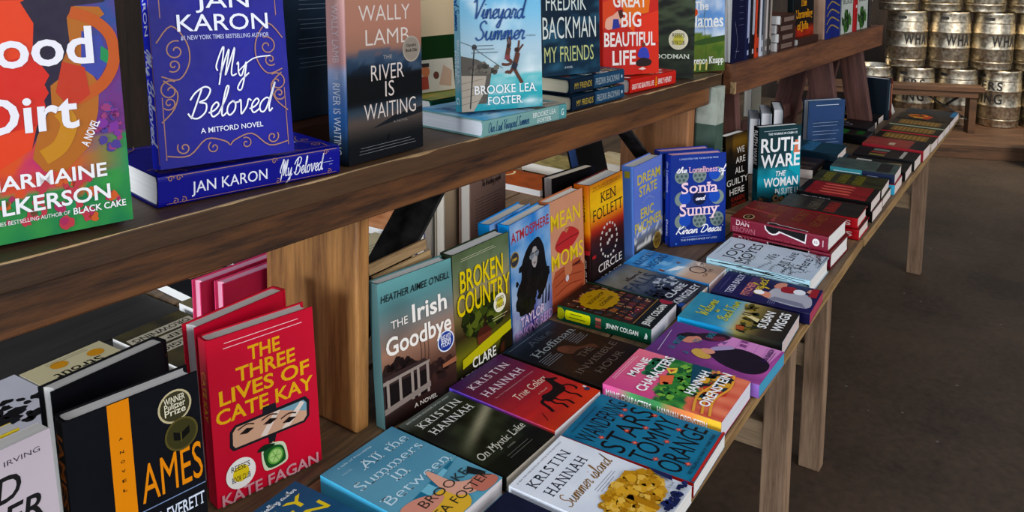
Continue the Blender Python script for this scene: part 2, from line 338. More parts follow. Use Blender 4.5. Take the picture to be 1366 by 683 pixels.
# ---------------------------------------------------------------- books
PEND = []; PRE = {}
def bz(X):
    """height of the near bench's slightly sloping seat at X; the next book is tilted to lie on it"""
    PEND.append(X); return 1.2078 - .0289 * (X - .34)
def settle(o):
    if PEND:
        X = PEND.pop(); P = Vector((X, o.location.y, 1.2078 - .0289 * (X - .34))); q = Matrix.Rotation(R(1.655), 3, 'Y')
        e = (q @ o.rotation_euler.to_matrix()).to_euler(); o.location = P + q @ (o.location - P); o.rotation_euler = e; PEND.clear()
    return o
def book(name, loc, yaw, lean, size, base, label, art=None, spine=None, hard=True, page='#f1efeb', cat='book', group=None, backc=None, mat=None, back=None, boards=None, roll=0):
    """u = width from the spine, v = height, n = thickness (front cover at n = t); lean None lays it face up"""
    W, H, T = size
    rot = (0, 0, R(yaw)) if lean is None else (R(90 - lean), 0, R(yaw))
    root = empty(name, loc, rot, label, cat, group)
    if roll: root.rotation_euler = (Matrix.Rotation(R(yaw), 3, 'Z') @ Matrix.Rotation(R(roll), 3, 'Y')).to_euler()
    b = .0026 if hard else .0007; base = ink(lin(base)); bc = lin(backc) if backc else base
    if hard:
        ub = [(0, .0045), (.0006 / T, .0035), (.05, .0012), (.12, .0002), (.18, 0), (.82, 0), (.88, .0002), (.95, .0012), (1 - .0006 / T, .0035), (1, .0045)]
        outer = [(W, 0), (.007, 0)] + [(u, y * T) for y, u in ub[1:-1]] + [(.007, T), (W, T)]
        inner = [(W, T - b), (.007, T - b), (.004, T * .8), (.003, T * .5), (.004, T * .2), (.007, b), (W, b)]
    else:
        outer = [(W, 0), (.0015, 0), (.0004, .0004), (0, .0015), (0, T - .0015), (.0004, T - .0004), (.0015, T), (W, T)]
        inner = [(W, T - b), (b, T - b), (b, b), (W, b)]
        ub = [(0, 0), (1, 0)]
    prof = outer + inner; n = len(prof); no = len(outer)
    V = [(p[0], 0, p[1]) for p in prof] + [(p[0], H, p[1]) for p in prof]; F = []; C = []
    for i in range(n):
        F.append((i, (i + 1) % n, n + (i + 1) % n, n + i))
    # end caps: quads between outer and inner
    ni = n - no
    for k in range(max(no, ni) - 1):
        i0 = min(k, no - 1); i1 = min(k + 1, no - 1)
        j0 = n - 1 - min(int(round(k * (ni - 1) / (no - 1))), ni - 1); j1 = n - 1 - min(int(round((k + 1) * (ni - 1) / (no - 1))), ni - 1)
        f = []
        for q in (i0, i1, j1, j0):
            if q not in f: f.append(q)
        if len(f) > 2: F.append(tuple(f)); F.append(tuple(n + q for q in reversed(f)))
    C = [base] * len(V); fm = [0] * len(F)
    step = 6e-5
    def put(a, mp):
        nb = len(V); a.c = [ink(c) for c in a.c]
        for v in a.v: V.append(mp(*v))
        for f in a.f: F.append(tuple(i + nb for i in f))
        C.extend(a.c)
    if art:
        a = Art(W, H); art(a); put(a, lambda x, y, k: (x, y, T + k * step))
    if spine:
        a = Art(H, T); a.rows = [y for y, u in ub]; spine(a)
        # x runs head -> tail, y from back board to front board; follow the spine's bulge
        def sp(x, y, k):
            q = y / T
            for (ya, ua), (yb, ub_) in zip(ub, ub[1:]):
                if q <= yb + 1e-9: break
            return (ua + (ub_ - ua) * (q - ya) / max(yb - ya, 1e-9) - k * step, H - x, y)
        put(a, sp)
    if back:
        a = Art(W, H); back(a); put(a, lambda x, y, k: (W - x, y, -k * step))
    elif backc:
        a = Art(W, H); a.r(backc, 0, 0, 1, 1); put(a, lambda x, y, k: (W - x, y, -k * step))
    obj('cover', V, F, mat or PRINT, root, None, C)
    i = .0022 if hard else .0004; s0 = .0045 if hard else .0009
    e = W - (.005 if hard else .0005); cc = .004 if hard else 0
    pp = [(s0, b), (e, b), (e - cc * .75, T * .3), (e - cc, T * .5), (e - cc * .75, T * .7), (e, T - b), (s0, T - b)]
    n = len(pp); V = [(p[0], i, p[1]) for p in pp] + [(p[0], H - i, p[1]) for p in pp]
    F = [(k, (k + 1) % n, n + (k + 1) % n, n + k) for k in range(n)] + [tuple(reversed(range(n))), tuple(range(n, 2 * n))]
    obj('page_block', V, F, pages(page), root)
    PRE[root.name] = tuple(root.rotation_euler); return settle(root)
def copy_tree(o, parent=None):
    c = o.copy(); col.objects.link(c)
    if parent: c.parent = parent
    for ch in list(o.children): copy_tree(ch, c)
    return c
def again(o, label, loc, yaw=None, lean='same'):
    c = copy_tree(o); c['label'] = label; c.location = loc
    e = list(PRE[o.name]); PRE[c.name] = tuple(e)
    if yaw is not None: e[2] = R(yaw)
    if lean != 'same': e[0] = R(90 - lean)
    c.rotation_euler = e; return settle(c)

# ================================================================ the setting
def concrete():
    mt, nt, b = new_mat('dark_worn_concrete'); L = nt.links.new; N = nt.nodes.new
    t = N('ShaderNodeTexCoord'); n1 = N('ShaderNodeTexNoise'); n1.inputs['Scale'].default_value = 1.6; n1.inputs['Detail'].default_value = 8; n1.inputs['Roughness'].default_value = .65
    n2 = N('ShaderNodeTexNoise'); n2.inputs['Scale'].default_value = 38; n2.inputs['Detail'].default_value = 3
    v = N('ShaderNodeTexVoronoi'); v.inputs['Scale'].default_value = 9
    for q in (n1, n2, v): L(t.outputs['Object'], q.inputs['Vector'])
    r = N('ShaderNodeValToRGB'); e = r.color_ramp.elements; e[0].position = .3; e[0].color = lin('#2a221b'); e[1].position = .75; e[1].color = lin('#5f4c3c')
    a = N('ShaderNodeMath'); a.operation = 'MULTIPLY_ADD'; a.inputs[1].default_value = .3; L(n2.outputs['Fac'], a.inputs[0]); 
    s = N('ShaderNodeMath'); s.operation = 'MULTIPLY_ADD'; s.inputs[1].default_value = .8; L(n1.outputs['Fac'], s.inputs[0]); s.inputs[2].default_value = -.08; L(s.outputs[0], a.inputs[2]); L(a.outputs[0], r.inputs[0])
    mx = N('ShaderNodeMix'); mx.data_type = 'RGBA'; gt = N('ShaderNodeMath'); gt.operation = 'LESS_THAN'; gt.inputs[1].default_value = .05; L(v.outputs['Distance'], gt.inputs[0])
    L(gt.outputs[0], mx.inputs['Factor']); L(r.outputs[0], mx.inputs['A']); mx.inputs['B'].default_value = lin('#6b655c')
    L(mx.outputs['Result'], b.inputs['Base Color']); b.inputs['Roughness'].default_value = .62; b.inputs['Specular IOR Level'].default_value = .35
    bp = N('ShaderNodeBump'); bp.inputs['Strength'].default_value = .2; bp.inputs['Distance'].default_value = .004; L(n2.outputs['Fac'], bp.inputs['Height']); L(bp.outputs[0], b.inputs['Normal'])
    return mt
v, f = box_data(-3.5, -4, -.1, 9.2, 5.2, 0)
tag(obj('floor', v, f, concrete()), kind='structure')
W_WALL = wood('dark_plank_wall', '#17110c', '#3d2c1f', 2, .6, .7, 4)
v, f = box_data(-.06, -2.9, 0, .06, 2.9, 3.4)
o = tag(obj('wall_back', v, f, W_WALL), kind='structure'); o.location = (8.45, .9, 0); o.rotation_euler = (0, 0, R(19.3))

v, f = box_data(-3.5, 5.2, 0, 9.2, 5.3, 3.4)
tag(obj('wall_left', v, f, W_WALL), kind='structure')

# ---------------------------------------------------------------- tables
def table(name, label, loc, yaw, ln, dp, boards, leg_x, leg_y=.105, top=W_TOP, edge=True, legs=(0, 1)):
    """trestle table, origin at the front left corner on the floor"""
    root = empty(name, loc, (0, 0, R(yaw)), label, 'table')
    bw = dp / boards
    for i in range(boards):
        board('top_board', (ln, bw - .004, .024), top, root, (ln / 2, bw * (i + .5), .75 - .012), bev=.004)
    if edge: tag(board('edge_strip', (ln, .006, .020), W_EDGE, root, (ln / 2, -.001, .75 - .0125), bev=.001), 'pale bare front edge')
    for x in leg_x:
        for y in (leg_y, dp - leg_y):
            board('leg', (.045, .060, .725), W_TLEG, root, (x, y, .3625), bev=.003)
        board('stretcher', (.03, dp - 2 * leg_y - .062, .07), W_TLEGY, root, (x, dp / 2, .335), bev=.003)
        board('cross_rail', (.03, dp - 2 * leg_y - .062, .06), W_TLEGY, root, (x, dp / 2, .695), bev=.003)
    return root
table('trestle_table', 'brown plank table under the nearest front row of flat books', (-.35, .383, 0), 0, 2.525, .60, 4, [.35, 2.20])
table('trestle_table', 'brown plank table running on to the kegs, under the thrillers', (2.182, .380, 0), -1.2, 1.90, .60, 4, [.115, 1.83], .13)
table('trestle_table', 'table with shade-darkened top at the far left under the upside-down cream book', (-.35, .99, 0), 0, 1.31, .80, 5, [.35, 1.15], top=W_SHADE, edge=False)  # separate table that ends where the painted shade ends
table('trestle_table', 'sunlit brown table behind the tan bench leg and standing books', (.965, .99, 0), 0, 1.245, .86, 5, [.15, 1.05], edge=False)
table('trestle_table', 'far side brown table behind the splayed purple-brown bench legs', (2.215, 1.0, 0), -1.2, 1.78, .62, 4, [.13, 1.6], edge=False)

# ---------------------------------------------------------------- the benches standing on the tables
def chips(ln, y, z, seed, parent_faces, amp=.006):
    """irregular strip of bare wood along the worn front top arris: returns verts, faces"""
    V = []; F = []; n = int(ln / .012)
    for i in range(n + 1):
        x = ln * i / n
        a = max(0.0004, amp * (.45 + 1.1 * noise.fractal(Vector((x * 9 + seed, seed, 0)), 1, 2, 4)))
        b = max(0.0004, amp * .8 * (.35 + 1.2 * noise.fractal(Vector((x * 11 + seed, 5, seed)), 1, 2, 4)))
        V += [(x, y + a, z + .0003), (x, y - .0003, z + .0003), (x, y - .0003, z - b)]
    for i in range(n):
        k = 3 * i; F += [(k, k + 1, k + 4, k + 3), (k + 1, k + 2, k + 5, k + 4)]
    return V, F
BY = -1.5
b1 = empty('bench', (.34, .799, .75), (0, R(1.655), R(BY)), 'long dark-stained bench standing on the nearest table, with the blue and pink novels on top', 'bench')
# local: x along the front edge, y back, z up from the table top
S0, S1, SZ = -.75, 1.766, .457
seat = board('seat', (S1 - S0, .29, .03), W_SEAT, b1, ((S0 + S1) / 2, .145, SZ - .015), bev=.002, cuts=0)
V, F = chips(S1 - S0, 0, SZ, 3.3, None, .0038)
o = obj('worn_edge', [(x + S0, y, z) for x, y, z in V], F, W_CHIP, b1)
tag(o, 'pale chipped front edge of the seat')
ap = bmesh.new()
def apron(root, x0, x1, y, z0, z1, mat, th=.026, curve=0):
    n = 24; V = []; F = []
    for i in range(n + 1):
        x = x0 + (x1 - x0) * i / n
        zz = z0 + (max(0, (x - (x1 - curve)) / curve) ** 2 * (z1 - z0) * .75 if curve else 0)
        V += [(x, y, zz + .003), (x, y, z1), (x, y + th, z1), (x, y + th, zz), (x, y + .003, zz)]
    for i in range(n):
        k = 5 * i
        for a in range(5): F.append((k + a, k + 5 + a, k + 5 + (a + 1) % 5, k + (a + 1) % 5))
    F += [(4, 3, 2, 1, 0), tuple(5 * n + a for a in range(5))]
    return obj('apron', V, F, mat, root)
apron(b1, S0, S1 - .075, .004, SZ - .076, SZ - .0305, W_BENCH)
apron(b1, S0, S1 - .10, .26, SZ - .076, SZ - .0305, W_BENCH)
def unrot(X, Y, o, yaw):
    dx, dy = X - o[0], Y - o[1]; c, s = math.cos(R(-yaw)), math.sin(R(-yaw)); return dx * c - dy * s, dx * s + dy * c
px_ = .511
def leg_at(x, y, wd, mat, th=.042):
    zb = x * .0289 + .0015; board('leg', (th, wd, SZ - .031 - zb), mat, b1, (x, y, (SZ - .031 + zb) / 2), bev=.004)
leg_at(px_, .178, .214, W_LEG, .026)
W_LEG2 = wood('orange_brown_leg', '#6b4026', '#b57c4d', 2, 1, .55, 6)
qx = 1.668
leg_at(qx, .14, .20, W_LEG2)
# painted end post: pale green grey above, dark green below
PALE = plain('worn_pale_green_paint', '#aeb8a8', .6, 0, .3, 30); DKG = plain('dark_green_paint', '#12452f', .5, 0, .25, 12)
ex = S1 - .032
V, F = box_data(-.028, .0, .325, .028, .058, SZ - .031); V2, F2 = box_data(-.028, .0, .052, .028, .058, .3249)
po = obj('painted_post', V + V2, F + [tuple(i + 8 for i in q) for q in F2], [PALE, DKG], b1, [0] * 6 + [1] * 6); po.location = (ex, -.012, 0)
tag(po, 'end post painted pale above and dark green below')
def strap(root, a, b, wd, th=.006, name='brace'):
    """flat steel bar from a to b, its width across the bench (y)"""
    a, b = Vector(a), Vector(b); d = (b - a); L = d.length
    o = board(name, (L, wd, th), BLACK, root, (a + b) / 2, bev=.001)
    o.rotation_euler = (0, -math.atan2(d.z, d.x), 0); return o
strap(b1, (px_ + .035, .165, .10), (px_ + .33, .165, SZ - .037), .085)
strap(b1, (qx - .30, .15, SZ - .037), (qx - .03, .15, .21), .05)

B2Y = -5; B2Z = .42
b2 = empty('bench', (2.198, .746, .7505), (0, 0, R(B2Y)), 'red-brown bench on splayed legs standing on the farther table, below the shelved spines', 'bench')
board('seat', (1.49, .235, .028), W_BEAM, b2, (.745, .1525, B2Z - .0145), bev=.002)
apron(b2, .005, 1.49, -.002, B2Z - .086, B2Z, W_BEAM, .036)
apron(b2, .005, 1.49, .235, B2Z - .08, B2Z - .0285, W_BEAM, .03)
ch = chips(.06, 0, 0, 8.1, None, .02)
V, F = box_data(.0043, -.0026, B2Z - .083, .011, .012, B2Z - .05)
tag(obj('worn_corner', V, F, W_CHIP, b2), 'bare wood at the broken near end of the rail')
def splay(root, x, y0, y1, ztop, name='leg', wd=.095, mat=W_DARK):
    a = Vector((x, y0, ztop)); b = Vector((x, y1, .012)); d = a - b
    o = board(name, (.034, wd, d.length), mat, root, (a + b) / 2, bev=.003); o.rotation_euler = (math.atan2(-d.y, d.z), 0, 0); return o
for x, d in ((.167, .03), (1.007, .07), (1.407, .07)):
    splay(b2, x, .115, .115 - d, B2Z - .032)
    splay(b2, x + .06, .185, .26, B2Z - .032, mat=W_DARK)
board('foot_rail', (1.0, .022, .05), W_DARK, b2, (.68, .228, .10), bev=.002)

# ================================================================ kegs in the corner
def steel():
    mt, nt, b = new_mat('dented_stainless_steel'); L = nt.links.new; N = nt.nodes.new
    t = N('ShaderNodeTexCoord'); oi = N('ShaderNodeObjectInfo'); ad = N('ShaderNodeVectorMath'); L(t.outputs['Object'], ad.inputs[0]); L(oi.outputs['Location'], ad.inputs[1])
    n = N('ShaderNodeTexNoise'); n.inputs['Scale'].default_value = 9; n.inputs['Detail'].default_value = 3; L(ad.outputs[0], n.inputs['Vector'])
    n2 = N('ShaderNodeTexNoise'); n2.inputs['Scale'].default_value = 40; n2.inputs['Detail'].default_value = 4; L(ad.outputs[0], n2.inputs['Vector'])
    r = N('ShaderNodeValToRGB'); r.color_ramp.elements[0].color = lin('#a3957c'); r.color_ramp.elements[1].color = lin('#e6dcc6'); r.color_ramp.elements[0].position = .3; r.color_ramp.elements[1].position = .65
    L(n2.outputs['Fac'], r.inputs[0]); L(r.outputs[0], b.inputs['Base Color']); b.inputs['Metallic'].default_value = 1
    q = N('ShaderNodeMapRange'); q.inputs[3].default_value = .22; q.inputs[4].default_value = .5; L(n2.outputs['Fac'], q.inputs[0]); L(q.outputs[0], b.inputs['Roughness'])
    bp = N('ShaderNodeBump'); bp.inputs['Strength'].default_value = .3; bp.inputs['Distance'].default_value = .02; L(n.outputs['Fac'], bp.inputs['Height']); L(bp.outputs[0], b.inputs['Normal'])
    return mt
STEEL = steel(); STENCIL = plain('black_stencil_paint', '#0c0a08', .6); SLOT = plain('painted_hole_shade', '#0a0806', .9)
KH, KR = .446, .154
def lathe(name, prof, mat, parent, n=40):
    V = []; F = []
    for r_, z in prof:
        for i in range(n): V.append((r_ * math.cos(6.2832 * i / n), r_ * math.sin(6.2832 * i / n), z))
    for j in range(len(prof) - 1):
        for i in range(n): a = j * n; F.append((a + i, a + (i + 1) % n, a + n + (i + 1) % n, a + n + i))
    F += [tuple(reversed(range(n))), tuple(range((len(prof) - 1) * n, len(prof) * n))]
    o = obj(name, V, F, mat, parent, smooth=False)
    o.data.polygons.foreach_set('use_smooth', [True] * (len(F) - 2) + [False] * 2); return o
def keg_master(lines):
    root = empty('keg', (0, 0, 0))
    k = KR; h = KH
    body = lathe('body', [(k * .9, h * .13), (k * .97, h * .15), (k * .985, h * .17), (k * .985, h * .34), (k * 1.0, h * .355), (k * 1.015, h * .37), (k * 1.0, h * .385), (k * .985, h * .40), (k * .985, h * .61), (k * 1.0, h * .625), (k * 1.015, h * .64), (k * 1.0, h * .655), (k * .985, h * .67), (k * .98, h * .80), (k * .94, h * .84), (k * .5, h * .87)], STEEL, root)
    lathe('bottom_chime', [(k * .8, .002), (k * .93, 0), (k * .955, .006), (k * .94, h * .03), (k * .955, h * .055), (k * .95, h * .12), (k * .99, h * .14), (k * .9, h * .142)], STEEL, root)
    top = lathe('top_chime', [(k * .9, h * .805), (k * .975, h * .81), (k * .955, h * .83), (k * .95, h * .94), (k * .965, h * .97), (k * .955, h * .995), (k * .92, h), (k * .9, h * .99), (k * .9, h * .86)], STEEL, root)
    # hand holes: dark patches paint the shade of openings left uncut
    for a0 in (-.42, 2.7):
        V = []; F = []; n = 8
        for i in range(n + 1):
            a = a0 - .22 + .44 * i / n; e = .006 * (1 if i in (0, n) else 0)
            for z in (h * .865 + e, h * .92 - e): V.append((k * .9535 * math.cos(a), k * .9535 * math.sin(a), z))
        for i in range(n): F.append((2 * i, 2 * i + 2, 2 * i + 3, 2 * i + 1))
        obj('hand_hole_shade', V, F, SLOT, top)
    V = []; F = []
    for txt, z, hh, ang, wd in lines:
        vs, fs = text_mesh(txt, .03, False, 1.25); a, b = min(p[0] for p in vs), max(p[0] for p in vs); nb = len(V)
        for p in vs:
            t = ang + ((p[0] - a) / (b - a) - .5) * wd
            V.append((k * 1.0005 * math.cos(t), k * 1.0005 * math.sin(t), z * h + p[1] / .72 * hh * h))
        F += [tuple(i + nb for i in q) for q in fs]
    if V: obj('stencilled_letters', V, F, STENCIL, root)
    return root
# front of a keg faces -x of its own frame rotated by its yaw
mA = keg_master([('WHA', .42, .20, .34, 1.25)])
mB = keg_master([('ERS', .66, .15, .15, 1.05), ('ING', .42, .18, .15, 1.05)])
KG = 'steel kegs stacked in the corner'
kd = Vector((.33, -.944, 0)); kn = Vector((.944, .33, 0))
kbase = Vector((7.13, .965, 0))
rows = [
    (.10, .035, 'B', [(-1, 'steel keg of the bottom row, half hidden behind the slanted bench leg'), (0, 'bottom row steel keg behind the left part of the small bench, lettered ING'), (1, 'steel keg of the bottom row behind the black crossed struts of the small bench'), (2, 'bottom row steel keg just right of the small bench, with RS and NG letters'), (3, 'steel keg of the bottom row cut off by the right edge behind the white basket')]),
    (.10 + KH + .002, -.045, 'A', [(0, 'leftmost steel keg of the middle row, lettered WHA, beside the red-brown bench end'), (1, 'second steel keg from the left in the middle row, lettered WH'), (2, 'third steel keg from the left in the middle row, WHA letters above the bench end'), (3, 'steel keg of the middle row cut off by the right edge of the picture')]),
    (.10 + 2 * KH + .004, -.12, 'A', [(0, 'leftmost steel keg of the top row, only its lower rim showing'), (1, 'steel keg of the top row, second from the left, only its bottom showing'), (2, 'steel keg of the top row, third from the left, only its bottom showing'), (3, 'steel keg of the top row at the right edge, only its bottom showing')]),
]
used = {}
for z, off, kind, ks in rows:
    for i, lab in ks:
        p = kbase + kd * (off + i * .313)
        src = mA if kind == 'A' else mB
        o = src if kind not in used else copy_tree(src); used[kind] = 1
        o.location = (p.x, p.y, z); o.rotation_euler = (0, 0, R(180 + 19) + random.uniform(-.08, .08) + ({0: -.30, 1: 2.6, 2: -.75}.get(i, 1.5) if kind == 'B' else 0))
        tag(o, lab, 'keg', KG)
# low deck under the kegs
dk = empty('low_deck', (6.40, .62, 0), (0, 0, R(-70.7)), 'low brown plank deck on the floor under the kegs', 'platform')
for i in range(7):
    board('plank', (3.2, .195, .03), W_DECK, dk, (-.1, .1 + i * .2, .083), bev=.003)
board('fascia', (3.2, .022, .066), W_DECK, dk, (-.1, .012, .034), bev=.002)
# small bench in front of the kegs
sb = empty('bench', (6.92, .483, .0985), (0, 0, R(-70.7)), 'small brown bench with black crossed struts in front of the kegs', 'bench')
board('seat', (1.5, .16, .035), W_DECK, sb, (-.69, .03, .335), bev=.003)
board('apron', (1.42, .02, .045), W_DECK, sb, (-.69, -.03, .294), bev=.002)
for x in (-1.36, -.01):
    board('leg', (.05, .12, .316), W_DECK, sb, (x, .03, .158), bev=.003)
board('low_rail', (1.28, .03, .04), W_DECK, sb, (-.70, .03, .135), bev=.002)
strap(sb, (-.32, .0, .27), (-.04, .0, .10), .03, .012)
strap(sb, (-.20, .03, .185), (-.10, .03, .265), .03, .012)
# white basket at the right edge
PL = plain('off_white_plastic', '#b9b2a4', .5, 0, .15)
bk = empty('basket', (6.44, -.02, 0), None, 'off-white plastic lattice basket standing on the floor at the right edge by the kegs', 'basket')
lathe('base', [(.10, .0), (.118, .004), (.125, .02), (.12, .05), (.122, .12), (.13, .15), (.126, .165)], PL, bk, 28)
V = []; F = []; n = 28
def bar(V, F, pts, r_):
    for a, b in zip(pts, pts[1:]):
        a, b = Vector(a), Vector(b); d = (b - a).normalized(); s = d.orthogonal().normalized(); t = d.cross(s); k = len(V)
        for q in (a, b):
            for i in range(6): V.append(tuple(q + (s * math.cos(i * 1.0472) + t * math.sin(i * 1.0472)) * r_))
        for i in range(6): F.append((k + i, k + (i + 1) % 6, k + 6 + (i + 1) % 6, k + 6 + i))
for i in range(n): a = 6.2832 * i / n; bar(V, F, [(.124 * math.cos(a), .124 * math.sin(a), .16), (.134 * math.cos(a), .134 * math.sin(a), .42)], .005)
for z in (.215, .27, .325, .38):
    rr = .124 + .01 * (z - .16) / .26; bar(V, F, [(rr * math.cos(6.2832 * i / n), rr * math.sin(6.2832 * i / n), z) for i in range(n + 1)], .005)
obj('lattice', V, F, PL, bk)
lathe('rim', [(.128, .415), (.142, .418), (.144, .43), (.14, .436), (.13, .432)], PL, bk, 28)

# ================================================================ books
T = .7505; BZ = 1.1905
GF, GM, GS, GB = 'books lying flat in the front row', 'books lying flat in the middle row', 'books standing face out along the back of the front table', 'books displayed on top of the bench'
WH = '#eef0f2'
def lines(a, c, x0, x1, y0, y1, n, wd=.006, jit=.12):
    for i in range(n):
        y = y0 + (y1 - y0) * i / max(1, n - 1); j = random.random() * jit
        a.l(c, wd, [(x0 + j * .3, y), (x1 - j, y)], False, False)
    a.k += 1
def seal(a, x, y, r, rim, mid, core=None, txt=None, tc='#ffffff'):
    a.e(rim, x, y, r); a.e(mid, x, y, r * .88)
    if core: a.e(core, x, y, r * .55)
    if txt:
        n = len(txt)
        for i, s in enumerate(txt):
            q = y + r * a.W / a.H * (.62 - 1.1 * (i + .5) / n); a.t(s, x - r * .62, q - r * .12, x + r * .62, q + r * .14, tc, .01)
def leafy(a, cs, x, y, rx, ry, n, s=.03, seed=1):
    rnd = random.Random(seed)
    for i in range(n):
        t = rnd.random() * 6.283; d = math.sqrt(rnd.random()); px, py = x + rx * d * math.cos(t), y + ry * d * math.sin(t); q = s * (.5 + rnd.random())
        k = rnd.randint(5, 7); ph = rnd.random() * 6
        z = a.k; a.p(cs[rnd.randrange(len(cs))], [(px + q * w_ * math.cos(ph + 6.283 * j / (2 * k)), py + q * w_ * math.sin(ph + 6.283 * j / (2 * k)) * a.W / a.H) for j, w_ in ((j, rnd.uniform(.55, 1)) for j in range(2 * k))])
        if i % 8: a.k = z
def spiral(a, c, x, y, r, turns=1.4, ph=0, d=1, wd=.007, tail=None):
    n = 22; P = [(x + r * (1 - .85 * i / n) * math.cos(ph + d * turns * 6.283 * i / n), y + r * a.W / a.H * (1 - .85 * i / n) * math.sin(ph + d * turns * 6.283 * i / n)) for i in range(n + 1)]
    if tail: P = tail + P
    a.l(c, wd, P)

# ---- flat books, front row -------------------------------------------------
def art_navy(a):
    a.g(mott('#1b2138', '#2b3352', .6, 3), 8, 12); a.t('NOVEL', .55, .80, .8, .83, '#8d93a8', .0, True); a.e('#5b6380', .55, .93, .012); leafy(a, ['#27304f', '#303a5c'], .5, .4, .4, .3, 30, .05, 3)
book('paperback_book', (.700, .372, T), -1, None, (.132, .205, .022), '#1a2036', 'dark navy paperback lying at the bottom edge beside the white book with the golden tree', art_navy, None, False, group=GF, cat='book')
def art_summer(a):
    a.g(mott(vg((0, '#dfe3ea'), (1, '#f1f3f6')), '#cfd6e2', .4, 3), 10, 14)
    a.t('#1 NEW YORK TIMES BESTSELLING AUTHOR OF THE NIGHTINGALE', .06, .955, .9, .97, '#4a4f5c')
    a.t('KRISTIN', .10, .835, .80, .915, '#2e3444', .0, True, tr=1.25); a.t('HANNAH', .10, .70, .80, .785, '#2e3444', .0, True, tr=1.25)
    a.s('Summer Island', .06, .555, .92, .665, '#a07c46', .011, .25)
    lines(a, '#8d8f98', .4, .8, .47, .51, 3, .005)
    leafy(a, ['#c79a37', '#dcb04a', '#b98a2b', '#e6c169'], .54, .27, .42, .15, 420, .055, 5)
    a.p('#b98a2b', [(.46, .08), (.52, .08), (.53, .3), (.45, .3)])
    leafy(a, ['#1f2c58', '#2b3a70'], .62, .045, .36, .03, 50, .035, 6)
    a.p('#26325f', [(.93, .12), (1, .14), (1, .32), (.95, .25)]); a.t('A Novel', .8, .10, .92, .125, '#56505a', .0, True)
book('paperback_book', (.843, .369, T), -.2, None, (.136, .208, .024), '#d9dde4', 'white paperback with a golden tree, lying flat at the front corner nearest the camera', art_summer, None, False, group=GF)
def art_wander(a):
    a.g(mott(vg((0, '#2c7f9d'), (.5, '#2a7f9e'), (1, '#256f90')), '#3a9ab4', .5, 5), 10, 14)
    for i, (s, y0, y1) in enumerate((('WANDERING', .755, .915), ('STARS', .53, .725), ('TOMMY', .325, .50), ('ORANGE', .115, .295))):
        a.t(s, .05, y0, .95, y1, '#14161c', .0)
    for x, y in ((.2, .74), (.83, .745), (.46, .62), (.7, .735), (.3, .51), (.62, .515), (.9, .52), (.15, .31), (.5, .32), (.78, .3), (.25, .1)):
        a.p('#d2573f', [(x + (.045 if k % 2 == 0 else .018) * math.cos(k * .524), y + (.045 if k % 2 == 0 else .018) * .65 * math.sin(k * .524)) for k in range(12)]); a.e('#f0a08a', x, y, .012)
    a.t('THE BESTSELLING AUTHOR OF', .08, .94, .7, .955, '#14161c'); a.t('BESTSELLING AUTHOR OF  THERE THERE', .10, .045, .9, .07, '#14161c', .01)
    a.r('#c23b33', 0, 0, 1, .02)
book('paperback_book', (.989, .370, T), 1.5, None, (.134, .208, .022), '#256f90', 'teal paperback with tall black lettering and red stars, beside the white tree book', art_wander, lambda a: a.r('#c5372f', 0, 0, 1, 1), False, group=GF)
def art_maine(a):
    def f(x, y):
        n = noise.noise(Vector((x * 5, y * 7, 2))) * .12
        q = (1 - y) + n
        if q < .30 + .15 * (1 - x): return mixc(lin('#d9639a'), lin('#f08ea0'), x)
        if q < .70: return mixc(lin('#2f7a4a'), lin('#6fae5c'), .5 + noise.noise(Vector((x * 9, y * 12, 5))))
        return mixc(lin('#d9705c'), lin('#ef9a7c'), .5 + noise.noise(Vector((x * 8, y * 6, 9))))
    a.g(f, 26, 36)
    leafy(a, ['#2d7352', '#3f8f63', '#1f5a45'], .72, .74, .25, .07, 50, .055, 11)
    leafy(a, ['#63a552', '#4b9150', '#2f6f46', '#8fbf5e'], .5, .5, .42, .10, 80, .05, 12)
    a.p('#e8825a', [(.33, .60), (.52, .66), (.62, .56), (.42, .52)]); a.p('#f3d96b', [(.62, .60), (.72, .66), (.80, .58), (.68, .56)]); a.p('#c2574a', [(.66, .60), (.71, .63), (.75, .58)])
    a.p('#1e5a6d', [(.55, .40), (1, .50), (1, .33), (.6, .30)])
    leafy(a, ['#24323a', '#e3b54f', '#c9473d', '#2b4750'], .62, .24, .34, .13, 60, .05, 13)
    for y in (.10, .16, .23): a.l('#e9b25a', .03, [(.02, y), (.35, y + .05), (.7, y), (1, y + .04)])
    leafy(a, ['#1f2a30'], .82, .22, .1, .1, 14, .04, 14)
    lines(a, '#f7dfe6', .12, .86, .945, .965, 2, .006)
    a.t('MAINE', .32, .82, .80, .895, '#ffffff', .03); a.t('CHARACTERS', .08, .655, .985, .745, '#ffffff', .03)
    a.t('HANNAH', .32, .315, .9, .395, '#ffffff', .03); a.t('ORENSTEIN', .17, .15, .985, .235, '#ffffff', .03)
def sp_maine(a):
    pal = ['#e467ac', '#e069a0', '#5cab6c', '#3f8f5a', '#4aa05d', '#d98a5c', '#ef9a52', '#f0c34d']
    a.g(lambda x, y: mixc(lin(pal[min(7, int(x * 8))]), lin('#ffffff'), .06), 8, 1); a.r('#d23a4a', 0, 0, 1, .16); a.r('#f3d160', .9, .16, 1, 1)
    a.t('MAINE CHARACTERS', .03, .36, .43, .74, '#ffffff', .03); a.t('HANNAH ORENSTEIN', .48, .36, .89, .74, '#ffffff', .03)
book('paperback_book', (1.135, .384, T), .1, None, (.141, .204, .030), '#d9639a', 'bright pink and green paperback with a printed spine, lying in front of the purple one', art_maine, sp_maine, False, page='#e6e6ee', group=GF)
